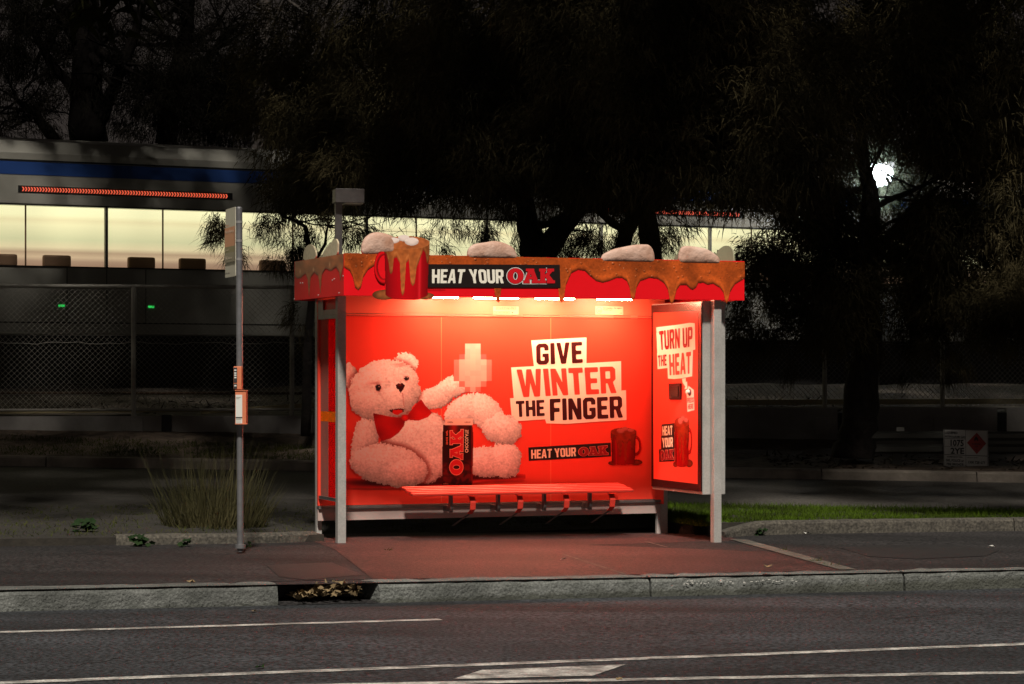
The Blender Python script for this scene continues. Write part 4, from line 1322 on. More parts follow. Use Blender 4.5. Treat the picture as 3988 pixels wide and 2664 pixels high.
def sq(name, pts, mt, lift): return poly(name, [ZS(*p) for p in pts], pl_side, mt, sp, 0.0135 + lift)


sq('headline_paper', [(112, 230), (250, 214), (352, 198), (390, 201), (393, 390), (360, 397), (120, 432)], 'paper', .0010)
sq('headline_paper', [(118, 418), (200, 408), (200, 522), (122, 531)], 'paper', .0018)
sq('headline_paper', [(190, 412), (378, 390), (372, 582), (300, 596), (240, 602), (198, 599)], 'paper', .0026)


def sw(s, q, mt, gap=.07): return word('headline', s, [ZS(*p) for p in q], pl_side, mt, sp, 0.0135 + .0036, gap=gap, r=.05)


sw('TURN', [(133, 258), (284, 236), (284, 380), (142, 394)], 'mid_red')
sw('UP', [(302, 236), (376, 225), (374, 368), (306, 378)], 'mid_red')
sw('THE', [(125, 433), (188, 425), (190, 505), (130, 512)], 'mid_red')
sw('HEAT', [(205, 426), (364, 405), (364, 563), (211, 576)], 'word_red')
sq('arrow', [(298, 600), (325, 594), (325, 625), (335, 617), (337, 670), (315, 676), (322, 655), (303, 630)], 'paper', .0012)
sq('press_tag', [(345, 650), (383, 680), (388, 825), (337, 838), (330, 700)], 'paper', .0012)
sq('press_tag_hole', ell(354, 697, 12, 27, 20), 'mid_red', .0022)
kv, kz = pl_side(*ZS(349, 694), 0)[1:]
MB().tube([(LX - 0.016, kv, kz), (LX - 0.040, kv, kz), (LX - 0.046, kv, kz)], [0.021, 0.021, 0.015], 14).build('push_button', 'paper', sp)
for s, a, b in (('PRESS', (335, 740), (383, 733)), ('HERE', (342, 784), (380, 779))):
    word('headline', s, [ZS(*a), ZS(*b), ZS(b[0], b[1] + 34), ZS(a[0] + 1, a[1] + 36)], pl_side, 'word_red', sp, 0.0135 + .0024, gap=.07)
q0 = [Vector(pl_side(*ZS(*p), 0.015)) for p in ((210, 636), (294, 632), (293, 746), (213, 747))]
vent = MB().prism(q0, (-0.012, 0, 0)).build('heater_vent', 'dark_red', sp, bevel=0.002)
q0 = [Vector(pl_side(*ZS(*p), 0.0285)) for p in ((224, 652), (282, 650), (281, 732), (226, 734))]
MB().prism(q0, (-0.004, 0, 0)).build('heater_grille', 'frame_black', sp)
sq('slogan_block', [(150, 928), (243, 918), (245, 1013), (150, 1016)], 'black_print', .0010)
sq('slogan_block', [(148, 1014), (245, 1010), (245, 1102), (148, 1107)], 'black_print', .0016)
sq('slogan_block', [(132, 1106), (245, 1098), (245, 1190), (135, 1197)], 'black_print', .0022)
word('slogan', 'HEAT', [ZS(158, 941), ZS(230, 936), ZS(230, 1003), ZS(160, 1008)], pl_side, 'cream', sp, .0135 + .0034)
word('slogan', 'YOUR', [ZS(155, 1025), ZS(234, 1020), ZS(234, 1089), ZS(160, 1095)], pl_side, 'cream', sp, .0135 + .0034)
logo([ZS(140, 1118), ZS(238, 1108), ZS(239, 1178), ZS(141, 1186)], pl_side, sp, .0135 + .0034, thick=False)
raster('mug_print', (2622, 1618, 2706, 1826), 1.3, f_mug(lambda X, Y: (1320 - (((X - 2500) * 1.845 - 243) / 103 * 400), 282 + (((Y - 1150) * 1.845 - 876) / 360) * 566), (.80, .45, .42)), pl_side, sp, 0.0135 + .0014)  # red light of the shelter put into the print by tone

# bench: slats and brackets
BZ = 0.0
fu0, bz = on_v(*Z7(910, 1168), 0.86)
fu1, _ = on_v(*Z8(1050, 1128), 0.86)
SZ = bz
for i in range(5):
    v0 = 0.86 + i * 0.078
    dz = 0.0115 * i
    MB().box((fu0 + 0.01 * (i % 2), v0, SZ - 0.028 + dz), (fu1 + 0.01 * (i % 2), v0 + 0.066, SZ + dz)).build('bench_slat', 'bench_red', sh, bevel=0.009, segs=3)
for px in (1769, 1954, 2134, 2312):
    u = on_v(px, 1950, 1.05)[0]
    MB().box((u - 0.013, 1.12, zl1 + 0.06), (u + 0.013, 1.18, SZ - 0.006)).build('bench_bracket', 'steel_dark', sh, bevel=0.004)
    def strap(pts, wd, name, mt):
        vs = []
        for p in pts:
            vs += [p + Vector((-wd, 0, 0)), p + Vector((wd, 0, 0)), p + Vector((wd, 0.012, -0.004)), p + Vector((-wd, 0.012, -0.004))]
        fs = []
        for i in range(len(pts) - 1):
            for k in range(4): fs.append((i * 4 + k, i * 4 + (k + 1) % 4, i * 4 + 4 + (k + 1) % 4, i * 4 + 4 + k))
        fs += [(0, 1, 2, 3), (len(vs) - 1, len(vs) - 2, len(vs) - 3, len(vs) - 4)]
        MB().add(vs, fs).build(name, mt, sh)
    strap([Vector((u + 0.125, 0.95, SZ - 0.030)), Vector((u + 0.130, 0.915, SZ - 0.045)), Vector((u + 0.134, 0.895, SZ - 0.10)), Vector((u + 0.130, 0.900, SZ - 0.165)), Vector((u + 0.112, 0.930, SZ - 0.205))], 0.026, 'bench_loop', 'bench_red')
    strap([Vector((u + 0.110, 0.934, SZ - 0.207)), Vector((u + 0.06, 1.03, SZ - 0.265)), Vector((u + 0.020, 1.14, SZ - 0.325))], 0.014, 'bench_strut', 'steel_dark')
    MB().box((u - 0.018, 1.181, zl1 + 0.07), (u + 0.018, VB + 0.003, zl1 + 0.12)).build('bench_foot', 'steel_dark', sh, bevel=0.004)

# lamps under the roof
for px0, px1 in ((1690, 1795), (1862, 2030), (2104, 2248), (2345, 2478)):
    u0, u1 = on_v(px0, 1166, 0.92)[0], on_v(px1, 1166, 0.92)[0]
    MB().box((u0 - 0.02, 0.96, ZB + 0.041), (u1 + 0.02, 1.08, ZB + 0.049)).build('lamp_housing', 'steel', sh, bevel=0.002)
    MB().box((u0, 0.98, ZB + 0.022), (u1, 1.06, ZB + 0.040)).build('lamp', 'lamp_lit', sh, bevel=0.008)

# ------------------------------------------------------------------ bus stop pole
pb = Vector(P(936, 2126, 20.34))
bp_ = empty('bus_stop_pole', (pb.x, pb.y, pb.z))
tag(bp_, 'grey steel bus stop pole with flag sign and orange holders, left of the shelter', 'bus stop')


def L(p): return Vector(p) - pb


ptop = P(931, 812, 20.34)
MB().tube([(0, 0, -0.05), L(ptop)], 0.0275, 16).build('pole', 'galv', bp_, smooth=False)
MB().tube([L(ptop), L(ptop) + Vector((0, 0, 0.008)), L(ptop) + Vector((0, 0, 0.016))], [0.0285, 0.026, 0.012], 16).build('pole_cap', 'galv', bp_)
MB().tube([(0, 0, -0.02), (0, 0, 0.012)], 0.045, 16).build('base_collar', 'galv', bp_)
for py in (865, 938, 1010):
    c = L(P(931.5, py, 20.34))
    MB().tube([c - Vector((0, 0, 0.010)), c + Vector((0, 0, 0.010))], 0.0292, 16).build('clamp_band', 'clip', bp_)


def pl_flag(px, py, lift):
    # flag plane: from pole (Y 20.30, px 917) to far edge (Y 20.73, px 878.8)
    A = Vector(((917 - CX) / F * 20.34, 20.34)); B = Vector(((878.8 - CX) / F * 20.77, 20.77))
    d = Vector(((px - CX) / F, 1.0)); e = B - A
    # A + s e = t d
    det = d.x * (-e.y) - d.y * (-e.x)
    t = (A.x * (-e.y) - A.y * (-e.x)) / det
    n = Vector((-e.y, e.x)).normalized()
    if n.y > 0: n = -n
    p = d * t + n * lift
    return Vector((p.x, p.y, EYE + (YH - py) / F * t)) - pb


ZF = lambda x, y: (870 + x * 80 / 433, 800 + y * 290 / 1568)
fl = [ZF(48, 92), ZF(238, 28), ZF(252, 36), ZF(256, 1478), ZF(240, 1490), ZF(37, 1528)]
v3 = [pl_flag(x, y, 0.0) for x, y in fl]
nn = (v3[1] - v3[0]).cross(v3[5] - v3[0]).normalized()
flag = MB().prism(v3, nn * 0.004).build('flag_sign', 'flag_white', bp_)
LF = 0.006
for pts, mt in ((((45, 485), (253, 432), (255, 842), (41, 888)), 'flag_orange'), (((41, 888), (255, 842), (255, 970), (39, 1012)), 'flag_olive'), (((39, 1012), (255, 970), (255, 1172), (38, 1218)), 'flag_grey')):
    poly('flag_band', [ZF(*q) for q in pts], pl_flag, mt, flag, LF)


def ft(s, a, b, h, mt, bold=.02): small_text('flag_lettering', s, ZF(*a), ZF(*b), h * 290 / 1568, pl_flag, mt, flag, LF + .002, bold=bold)


ft('Stop', (60, 415), (130, 395), 40, 'flag_orange'); ft('North Terrace', (65, 530), (238, 495), 60, 'flag_text')
ft('Zone 1', (50, 935), (135, 915), 38, 'flag_text'); ft('246', (48, 1085), (108, 1068), 75, 'flag_text'); ft('Elwood', (116, 1092), (200, 1078), 36, 'flag_text')
ft('Hail Bus Here', (50, 1425), (150, 1405), 34, 'tag_dark')
# orange stop number box
ZP = lambda x, y: (840 + x / 4.9, 1380 + y / 4.9)


def pole_box(name, px0, px1, py0, py1, Ya, depth, mt, bev=0.01):
    a, b = L(P(px0, py1, Ya)), L(P(px1, py0, Ya))
    return MB().box((a.x, a.y, a.z), (b.x, a.y + depth, b.z)).build(name, mt, bp_, bevel=bev, segs=3)


x0, y0 = ZP(340, 230); x1, y1 = ZP(494, 672)
pole_box('number_box', x0, x1, y0, y1, 20.24, 0.11, 'pole_orange', 0.008)
for ya, yb in ((252, 540), (558, 660)):
    a = ZP(345, ya); b = ZP(408, yb)
    pole_box('number_plate', a[0], b[0], a[1], b[1], 20.237, 0.004, 'tag_dark', 0.001)
for ya in (290, 345, 385, 430, 585):
    a = ZP(354, ya); b = ZP(396, ya + 26)
    pole_box('number_label', a[0], b[0], a[1], b[1], 20.2355, 0.0025, 'label_white', 0.0)
x0, y0 = ZP(372, 690); x1, y1 = ZP(580, 1332)
pole_box('timetable_case', x0, x1, y0, y1, 20.24, 0.12, 'pole_orange', 0.005)
a = ZP(382, 772); b = ZP(506, 1318); pole_box('timetable_sheet', a[0], b[0], a[1], b[1], 20.236, 0.004, 'label_white', 0.0)
a = ZP(382, 1196); b = ZP(506, 1218); pole_box('timetable_line', a[0], b[0], a[1], b[1], 20.2345, 0.0015, 'tag_dark', 0.0)
for yy, xx in ((822, 476), (846, 452), (1232, 490), (1250, 486), (1290, 480)):
    a = ZP(386, yy - 3); b = ZP(xx, yy + 3); pole_box('timetable_line', a[0], b[0], a[1], b[1], 20.2345, 0.0015, 'flag_grey', 0.0)
for yy in (684, 1326):
    a = ZP(364, yy); b = ZP(588, yy + 12); pole_box('case_rim', a[0], b[0], a[1], b[1], 20.232, 0.135, 'pole_orange', 0.002)
for xx in (530, 548):
    a = ZP(xx, 700); b = ZP(xx + 6, 1322); pole_box('case_rib', a[0], b[0], a[1], b[1], 20.237, 0.006, 'pole_orange', 0.001)

# ------------------------------------------------------------------ square post with box head behind the shelter
ZX = lambda x, y: (1260 + x / 5.6, 720 + y / 5.6)
YB = 24.0
c = P(ZX(325, 400)[0], 2000, YB)
lampost = empty('box_light_post', (c.x, c.y, 0.0), math.radians(12))
tag(lampost, 'dull grey square post with box head, unlit, behind the shelter roof', 'lamp post')
zt2 = P(0, ZX(0, 400)[1], YB).z; zt3 = P(0, ZX(0, 95)[1], YB).z
MB().box((-0.034, -0.034, -0.1), (0.034, 0.034, zt2 + 0.01)).build('post', 'steel_dark', lampost, bevel=0.004)
MB().box((-0.045, -0.12, zt2), (0.245, 0.12, zt3)).build('box_head', 'steel_dark', lampost, bevel=0.006)
MB().box((0.05, -0.10, zt2 - 0.012), (0.235, 0.10, zt2 - 0.001)).build('lens', 'flag_white', lampost)

# ------------------------------------------------------------------ train
TX, TY = (0 - CX) / F * 38.0, 38.0
tang = math.atan(0.52)
tr = empty('commuter_train', (TX, TY, 0), tang)
tag(tr, 'grey commuter train with blue stripe and cream lit windows behind the fence', 'train')
x_a, x_b = -14.35, 34.0
DP = 2.8
MB().box((x_a, 0.0, 4.19), (x_b, DP, 5.02)).build('upper_body', 'train_grey', tr, bevel=0.02)
MB().box((x_a, 0.0, 2.12), (x_b, DP, 3.21)).build('lower_body', 'train_grey', tr, bevel=0.02)
MB().prism([(x_a, 0.03, 5.021), (x_a, 0.18, 5.21), (x_a, 0.8, 5.32), (x_a, DP - 0.8, 5.32), (x_a, DP - 0.03, 5.021)], (x_b - x_a, 0, 0)).build('roof', 'train_grey', tr)
MB().box((x_a, -0.006, 4.66), (x_b, -0.001, 4.865)).build('blue_stripe', 'train_blue', tr)
MB().box((x_a, -0.010, 4.875), (x_b, -0.001, 4.90)).build('gutter', 'train_dark', tr)
MB().box((x_a, -0.012, 3.195), (x_b, -0.001, 3.215)).build('window_ledge', 'train_dark', tr)
MB().box((x_a, -0.010, 4.175), (x_b, -0.001, 4.20)).build('window_header', 'train_dark', tr)
MB().box((x_a, 0.42, 3.2), (x_b, DP - 0.01, 4.2)).build('saloon', 'train_dark', tr)
MB().box((x_a, 0.36, 3.212), (x_b, 0.40, 4.188)).build('lit_interior', 'lit_window', tr)
px = 4.05 - 2.3 * 8
for i in range(20):
    wd_ = 2.3
    MB().box((px + 0.025, 0.012, 3.212), (px + wd_ - 0.025, 0.020, 4.188)).build('window', 'glazing', tr)
    MB().box((px + wd_ - 0.024, 0.0, 3.212), (px + wd_ + 0.024, 0.06, 4.188)).build('window_pillar', 'train_grey', tr)
    for k in (0.42, 1.30):                          # seat backs seen through the glass
        MB().box((px + k, 0.14, 3.20), (px + k + 0.46, 0.26, 3.40)).build('seat_back', 'seat_cloth', tr, bevel=0.04)
    MB().tube([(px + 1.02, 0.2, 3.2), (px + 1.02, 0.2, 4.19)], 0.014, 6).build('grab_pole', 'seat_cloth', tr)
    px += wd_
# red dot-matrix destination displays above the windows, green lamps beside the doors
for x_d in (-9.6, 0.35, 10.4):
    dsp = MB().box((x_d - 0.06, -0.008, 4.375), (x_d + 3.56, -0.001, 4.485)).build('destination_display', 'train_dark', tr)
    m = MB()
    for i in range(74):
        x = x_d + i * 0.047
        m.add([(x, -0.010, 4.465), (x + 0.022, -0.010, 4.465), (x + 0.044, -0.010, 4.43), (x + 0.022, -0.010, 4.395), (x, -0.010, 4.395), (x + 0.022, -0.010, 4.43)], [(0, 1, 2, 5), (5, 2, 3, 4)])
    m.build('led_dots', 'led_red', dsp)['kind'] = 'stuff'
for x_d in (-10.2, -5.2, 1.75, 6.35, 11.9, 17.4):
    for k in (-0.66, 0.0, 0.66):
        MB().box((x_d + k - 0.006, -0.004, 2.32), (x_d + k + 0.006, -0.001, 3.19)).build('door_seam', 'train_dark', tr)
    for k in (-0.80, 0.70):
        MB().box((x_d + k, -0.012, 2.565), (x_d + k + 0.10, -0.001, 2.60)).build('green_door_lamp', 'led_green', tr)
MB().box((x_a, 0.5, 1.25), (x_b, DP - 0.5, 2.115)).build('underframe', 'train_dark', tr)
MB().box((x_a, -0.006, 2.30), (x_b, -0.001, 2.32)).build('body_rib', 'train_dark', tr)
for bx in (-3, 3.5, 14, 20.5):
    for k in (0, 2.2):
        MB().tube([(bx + k, 0.55, 1.72), (bx + k, 0.69, 1.72)], 0.42, 20).build('wheel', 'train_dark', tr)
# rails
for off in (0.68, 2.12):
    a = Vector((TX, TY)); e = Vector((math.cos(tang), math.sin(tang))); n_ = Vector((-e.y, e.x))
    p0, p1 = a + e * -8 + n_ * off, a + e * 40 + n_ * off
    MB().tube([(p0.x, p0.y, 1.27), (p1.x, p1.y, 1.27)], 0.05, 6).build('rail', 'rail_steel')['kind'] = 'structure'
pr0, pr1 = P(-200, 1530, 36.3), P(4300, 1537, 42)
MB().tube([pr0, pr1], 0.022, 6).build('rail', 'rail_steel')['kind'] = 'structure'

# ------------------------------------------------------------------ retaining wall and chain link fence
wl = empty('retaining_wall'); tag(wl, 'low dark concrete panel retaining wall below the chain link fence', 'wall')
WZ0, WZ1 = 0.30, 0.905
xs_ = np.arange(-12, 16.1, 2.4)
for i in range(len(xs_) - 1):
    xa, xb = xs_[i] + 0.07, xs_[i + 1] - 0.07
    zt_w = WZ1 if xb < 1 else 0.99
    m = MB(); m.add([(xa, wall_y(xa), WZ0 - 0.5), (xb, wall_y(xb), WZ0 - 0.5), (xb, wall_y(xb) + 0.1, WZ0 - 0.5), (xa, wall_y(xa) + 0.1, WZ0 - 0.5),
                     (xa, wall_y(xa), zt_w), (xb, wall_y(xb), zt_w), (xb, wall_y(xb) + 0.1, zt_w), (xa, wall_y(xa) + 0.1, zt_w)],
                    [(0, 3, 2, 1), (4, 5, 6, 7), (0, 1, 5, 4), (1, 2, 6, 5), (2, 3, 7, 6), (3, 0, 4, 7)])
    m.build('wall_panel', 'wall_conc', wl)
for x in xs_:
    y = wall_y(x)
    MB().box((x - 0.065, y - 0.03, WZ0 - 0.5), (x + 0.065, y + 0.12, WZ1 + 0.02)).build('wall_post', 'train_dark', wl, bevel=0.005)
# pale capping beam
def beam(x0, x1, z0, z1, h):
    m = MB(); ya, yb = wall_y(x0) + 0.45, wall_y(x1) + 0.45
    m.add([(x0, ya, z0 - h), (x1, yb, z1 - h), (x1, yb + 0.25, z1 - h), (x0, ya + 0.25, z0 - h), (x0, ya, z0), (x1, yb, z1), (x1, yb + 0.25, z1), (x0, ya + 0.25, z0)],
          [(0, 3, 2, 1), (4, 5, 6, 7), (0, 1, 5, 4), (1, 2, 6, 5), (2, 3, 7, 6), (3, 0, 4, 7)])
    m.build('capping_beam', 'beam_conc', wl)


beam(-9, -4.4, 0.955, 0.985, 0.03); beam(-4.39, -2.4, 0.985, 1.10, 0.06); beam(-2.39, 14, 1.10, 1.13, 0.075)

fn_ = empty('chain_link_fence'); tag(fn_, 'chain link fence with tube posts along the railway', 'fence')
FZ0, FZ1 = 0.99, 2.71


def fy(x): return wall_y(x) + 0.16


def fz1(x): return 2.68 + (0.0 if x > 0 else 0) - 0.0 * x


postsx = []
for px_ in (-390, 520, 1137, 2080, 2630, 3212, 3670, 4200):
    x = (px_ - CX) / F * 33.5
    for _ in range(6): x = (px_ - CX) / F * fy(x)
    postsx.append(x)
for x in postsx:
    MB().tube([(x, fy(x), WZ0), (x, fy(x), FZ1 + 0.01)], 0.034, 10).build('fence_post', 'fence_steel', fn_)
    MB().box((x - 0.16, fy(x) - 0.20, 0.60), (x + 0.16, fy(x) - 0.165, 0.86)).build('post_plate', 'wall_conc', fn_, bevel=0.004)
xa, xb = postsx[0], postsx[-1]
MB().tube([(xa, fy(xa), FZ1), (xb, fy(xb), FZ1)], 0.026, 10).build('top_rail', 'fence_steel', fn_)
MB().tube([(xa, fy(xa), FZ0), (xb, fy(xb), FZ0)], 0.02, 8).build('bottom_rail', 'fence_steel', fn_)
pts = []
for i in range(121):
    x = xa + (xb - xa) * i / 120
    pts.append((x, fy(x) - 0.02, 1.92 + 0.012 * math.sin(i * 0.9) + 0.01 * math.sin(i * 2.3)))
MB().tube(pts, 0.004, 4).build('tie_wire', 'fence_steel', fn_)
H_ = FZ1 - FZ0; sp_ = 0.078
xs0 = np.arange(xa - H_, xb, sp_)
vs, ts = [], []
for sgn in (1, -1):
    for x in xs0:
        p0, p1 = (x, FZ0), (x + H_, FZ1)
        if sgn < 0: p0, p1 = (x + H_, FZ0), (x, FZ1)
        for (ax, az, bx2, bz2) in [(p0[0], p0[1], p1[0], p1[1])]:
            k = len(vs); wv = 0.0030
            ya, yb = fy(ax) + 0.003 * sgn, fy(bx2) + 0.003 * sgn
            vs += [(ax - wv, ya, az), (ax + wv, ya, az), (bx2 + wv, yb, bz2), (bx2 - wv, yb, bz2)]
            ts.append((k, k + 1, k + 2, k + 3))
wm = np_mesh('wire_mesh', np.array(vs), np.array(ts), 'fence_steel', fn_)
wm['kind'] = 'stuff'

# ------------------------------------------------------------------ guard rail and hazard sign on the right
YG = 31.9
zg0, zg1 = P(0, 1766, YG).z, P(0, 1680, YG).z
xg = P(3386, 0, YG).x
gr = empty('guard_rail', (xg, YG, zg0)); tag(gr, 'dark steel guard rail at the edge of the garden bed', 'guard rail')
h = zg1 - zg0
pf = [(0.0, 0), (-0.07, 0.09 * h), (-0.07, 0.30 * h), (0.0, 0.42 * h), (0.0, 0.58 * h), (-0.07, 0.70 * h), (-0.07, 0.91 * h), (0.0, h)]
vs = []; fs = []
for k, x in enumerate((0, 6.0)):
    vs += [(x, a, b) for a, b in pf] + [(x, a + 0.006, b) for a, b in reversed(pf)]
n_ = 16
fs = [(i, (i + 1) % n_, n_ + (i + 1) % n_, n_ + i) for i in range(n_)] + [tuple(range(n_)), tuple(n_ + i for i in reversed(range(n_)))]
MB().add(vs, fs).build('beam', 'guard', gr)
for x in (0.38, 2.3, 4.2):
    MB().box((x - 0.06, 0.02, -0.30), (x + 0.06, 0.14, h * 0.9)).build('rail_post', 'guard', gr, bevel=0.006)
MB().box((0.36, -0.02, h + 0.005), (0.46, 0.0, h + 0.055)).build('reflector', 'label_white', gr)

YS = 31.75


def pl_sign(px, py, lift):
    q = P(px, py, YS); return Vector((q.x, q.y - lift, q.z))


sc_ = [(3674.5, 1670.5), (3848, 1676), (3849, 1826), (3676.5, 1819)]
v3 = [pl_sign(x, y, 0) for x, y in sc_]
hs = MB().prism(v3, (0, 0.006, 0)).build('hazard_sign', 'sign_white')
tag(hs, 'white gas hazard panel with red diamond fixed to the guard rail', 'sign')
ZH = lambda x, y: (3650 + x * 220 / 1725, 1640 + y * 200 / 1568)


def hbar(x0, y0, x1, y1, x2, y2, x3, y3): poly('sign_line', [ZH(x0, y0), ZH(x1, y1), ZH(x2, y2), ZH(x3, y3)], pl_sign, 'sign_black', hs, 0.002)


hbar(215, 525, 865, 540, 865, 552, 215, 537); hbar(862, 270, 872, 270, 882, 1400, 872, 1400); hbar(215, 768, 862, 790, 862, 798, 215, 776)
hbar(215, 1012, 1530, 1060, 1530, 1078, 215, 1028); hbar(215, 250, 225, 250, 238, 1375, 228, 1375); hbar(1520, 285, 1530, 285, 1540, 1430, 1530, 1430)
hbar(215, 250, 1530, 285, 1530, 295, 215, 260); hbar(228, 1365, 1540, 1422, 1540, 1432, 228, 1375)
poly('diamond', [ZH(1205, 350), ZH(1495, 685), ZH(1205, 1012), ZH(908, 660)], pl_sign, 'sign_red', hs, 0.003)
poly('flame', [ZH(*q) for q in ((1150, 625), (1125, 575), (1140, 520), (1165, 490), (1190, 455), (1215, 500), (1245, 540), (1250, 590), (1235, 625), (1215, 590), (1190, 560), (1170, 590))], pl_sign, 'sign_black', hs, 0.004)


def ht(s, x0, y0, x1, y1, h_, mt='sign_black', bold=0.03): small_text('sign_lettering', s, ZH(x0, y0), ZH(x1, y1), h_ * 200 / 1568, pl_sign, mt, hs, 0.0045, bold=bold)


ht('LIQUEFIED', 240, 315, 620, 325, 70); ht('PETROLEUM GAS', 240, 440, 860, 458, 60)
ht('1075', 405, 570, 808, 580, 180); ht('2YE', 405, 815, 822, 825, 175)
ht('IN EMERGENCY DIAL', 300, 1065, 775, 1078, 42); ht('000, POLICE or', 265, 1155, 815, 1175, 75); ht('FIRE BRIGADE', 285, 1270, 800, 1290, 72)
ht('SPECIALIST ADVICE', 915, 1092, 1235, 1100, 34, bold=.01); ht('1300 728 677', 945, 1215, 1465, 1235, 75)
ht('FLAMMABLE', 1060, 680, 1330, 686, 36); ht('GAS', 1150, 755, 1240, 758, 36); ht('2', 1185, 860, 1215, 862, 40)

# ------------------------------------------------------------------ floodlight seen through the trees
fl_c = P(*D(2010, 402), 44)
flp = empty('floodlight', (fl_c.x, fl_c.y, 1.2)); tag(flp, 'bright white floodlight on a post shining through the trees', 'floodlight')
MB().tube([(0, 0.1, -0.2), (0, 0.1, fl_c.z - 1.2)], 0.06, 10).build('post', 'steel_dark', flp)
zf_ = fl_c.z - 1.2

def ellipsoid(name, c, r, mt, par):
    vs, fs = [], []; nu_, nv_ = 16, 9
    for j in range(nv_ + 1):
        ph = math.pi * j / nv_
        for i in range(nu_):
            th = 2 * math.pi * i / nu_
            vs.append((c[0] + r[0] * math.sin(ph) * math.cos(th), c[1] + r[1] * math.sin(ph) * math.sin(th), c[2] + r[2] * math.cos(ph)))
    for j in range(nv_):
        for i in range(nu_): fs.append((j * nu_ + i, j * nu_ + (i + 1) % nu_, (j + 1) * nu_ + (i + 1) % nu_, (j + 1) * nu_ + i))
    return MB().add(vs, fs).build(name, mt, par, smooth=True)


ellipsoid('lamp_head_glow', (0.03, -0.06, zf_), (0.27, 0.10, 0.20), 'flood', flp)
ellipsoid('lamp_head_glow', (-0.05, -0.06, zf_ - 0.40), (0.10, 0.06, 0.24), 'flood', flp)  # glowing lobe added for the upright white streak below the head
MB().box((-0.30, 0.04, zf_ + 0.10), (0.36, 0.20, zf_ + 0.26)).build('lamp_hood', 'steel_dark', flp, bevel=0.02)


# ------------------------------------------------------------------ trees
def lobes_mesh(lobes, dens=1.0):
    """lobes: (px,py [2347 scale], Y, rx, ry, rz metres, strands)"""
    B, Dv, Ln, Wd, Dp = [], [], [], [], []
    for (px, py, Y, rx, ry, rz, n) in lobes:
        c = np.array(P(*D(px, py), Y)); n = int(n * dens)
        # clumps inside the lobe
        small = n < 720
        nc = max(5, n // (60 if small else 75))
        q = rng.normal(size=(nc, 3)); q /= np.linalg.norm(q, axis=1, keepdims=True)
        q *= (rng.uniform(0.25, 1, size=(nc, 1)) ** 0.45)
        cl = c + q * np.array([rx, ry, rz])
        k = rng.integers(0, nc, n)
        off = rng.normal(size=(n, 3)) * (np.array([0.055, 0.06, 0.06]) if small else np.array([0.13, 0.13, 0.10]))
        b = cl[k] + off
        axis = q[k] * np.array([0.9, 0.9, 0.5]) + rng.normal(size=(n, 3)) * 0.55 + np.array([0, 0, -0.75 if small else -0.45])
        axis /= np.linalg.norm(axis, axis=1, keepdims=True)
        ln = rng.uniform(0.08, 0.20, n) if small else rng.uniform(0.06, 0.18, n)
        B.append(b); Dv.append(axis); Ln.append(ln); Wd.append(rng.uniform(0.005, 0.011, n) if small else rng.uniform(0.009, 0.020, n)); Dp.append(ln * rng.uniform(0.15, 0.6, n))
    return blades(np.concatenate(B), np.concatenate(Dv), np.concatenate(Ln), np.concatenate(Wd), np.concatenate(Dp))


def shade_canopy(t, x0, x1, y0, y1, z0, z1, n):  # unseen foliage added above the view to shade lane, fence and train
    nc = n // 40
    c = np.stack([rng.uniform(x0, x1, nc), rng.uniform(y0, y1, nc), rng.uniform(z0, z1, nc)], 1)
    k = rng.integers(0, nc, n)
    b = c[k] + rng.normal(size=(n, 3)) * np.array([.30, .30, .22])
    d = rng.normal(size=(n, 3)) + np.array([0, 0, -.3]); d /= np.linalg.norm(d, axis=1, keepdims=True)
    ln = rng.uniform(.25, .5, n)
    V, T = blades(b, d, ln, rng.uniform(.12, .22, n), ln * rng.uniform(.1, .5, n))
    np_mesh('shade_crown', V, T, 'shade_canopy', t)


def branchlets(m, start, direction, length, rad, depth):
    p = Vector(start); d = Vector(direction).normalized(); pts = [p.copy()]; rs = [rad]
    n = 5
    for i in range(n):
        d = (d + Vector((random.gauss(0, .22), random.gauss(0, .22), random.gauss(0.02, .2)))).normalized()
        p = p + d * length / n; pts.append(p.copy()); rs.append(rad * (1 - 0.75 * (i + 1) / n))
        if depth > 0 and i >= 1 and random.random() < 0.75:
            nd = (d + Vector((random.gauss(0, .8), random.gauss(0, .6), random.gauss(0, .6)))).normalized()
            branchlets(m, p, nd, length * random.uniform(.4, .7), rs[-1] * 0.7, depth - 1)
    m.tube(pts, rs, 5, caps=False)


def tree(name, label, stems, lobes, needle='needles', dens=1.0, group=None, twigs=6, base=None):
    t = empty(name, base or (0, 0, 0)); tag(t, label, 'tree', group)
    off = Vector(base) if base else Vector((0, 0, 0))
    m = MB()
    for st in stems:
        pts, rs = [], []
        for px, py, Y, r in st:
            pts.append(P(*D(px, py), Y) - off); rs.append(r)
        # subdivide with a bit of wander
        pp, rr = [pts[0]], [rs[0]]
        for i in range(len(pts) - 1):
            for k in (0.33, 0.66, 1.0):
                q = pts[i].lerp(pts[i + 1], k)
                if k < 1: q += Vector((random.gauss(0, .02), random.gauss(0, .02), 0))
                pp.append(q); rr.append((rs[i] * (1 - k) + rs[i + 1] * k) * random.uniform(0.95, 1.06))
        m.tube(pp, rr, 9)
        for k in range(twigs):
            i = random.randrange(len(pp) // 2, len(pp))
            branchlets(m, pp[i], (random.gauss(0, 1), random.gauss(0, .7), random.gauss(0.4, .5)), random.uniform(.8, 2.0), max(0.012, rr[i] * .45), 1)
    o = m.build('trunk', 'bark_silhouette' if needle == 'needles_silhouette' else 'bark', t, smooth=True)
    V, T = lobes_mesh([l[:6] + (int(l[6] * 1.15),) if l[6] >= 720 else l[:6] + (l[6] * 2,) if l[6] < 360 else l for l in lobes], dens)
    np_mesh('crown', V - np.array(off), T, needle, t)
    return t


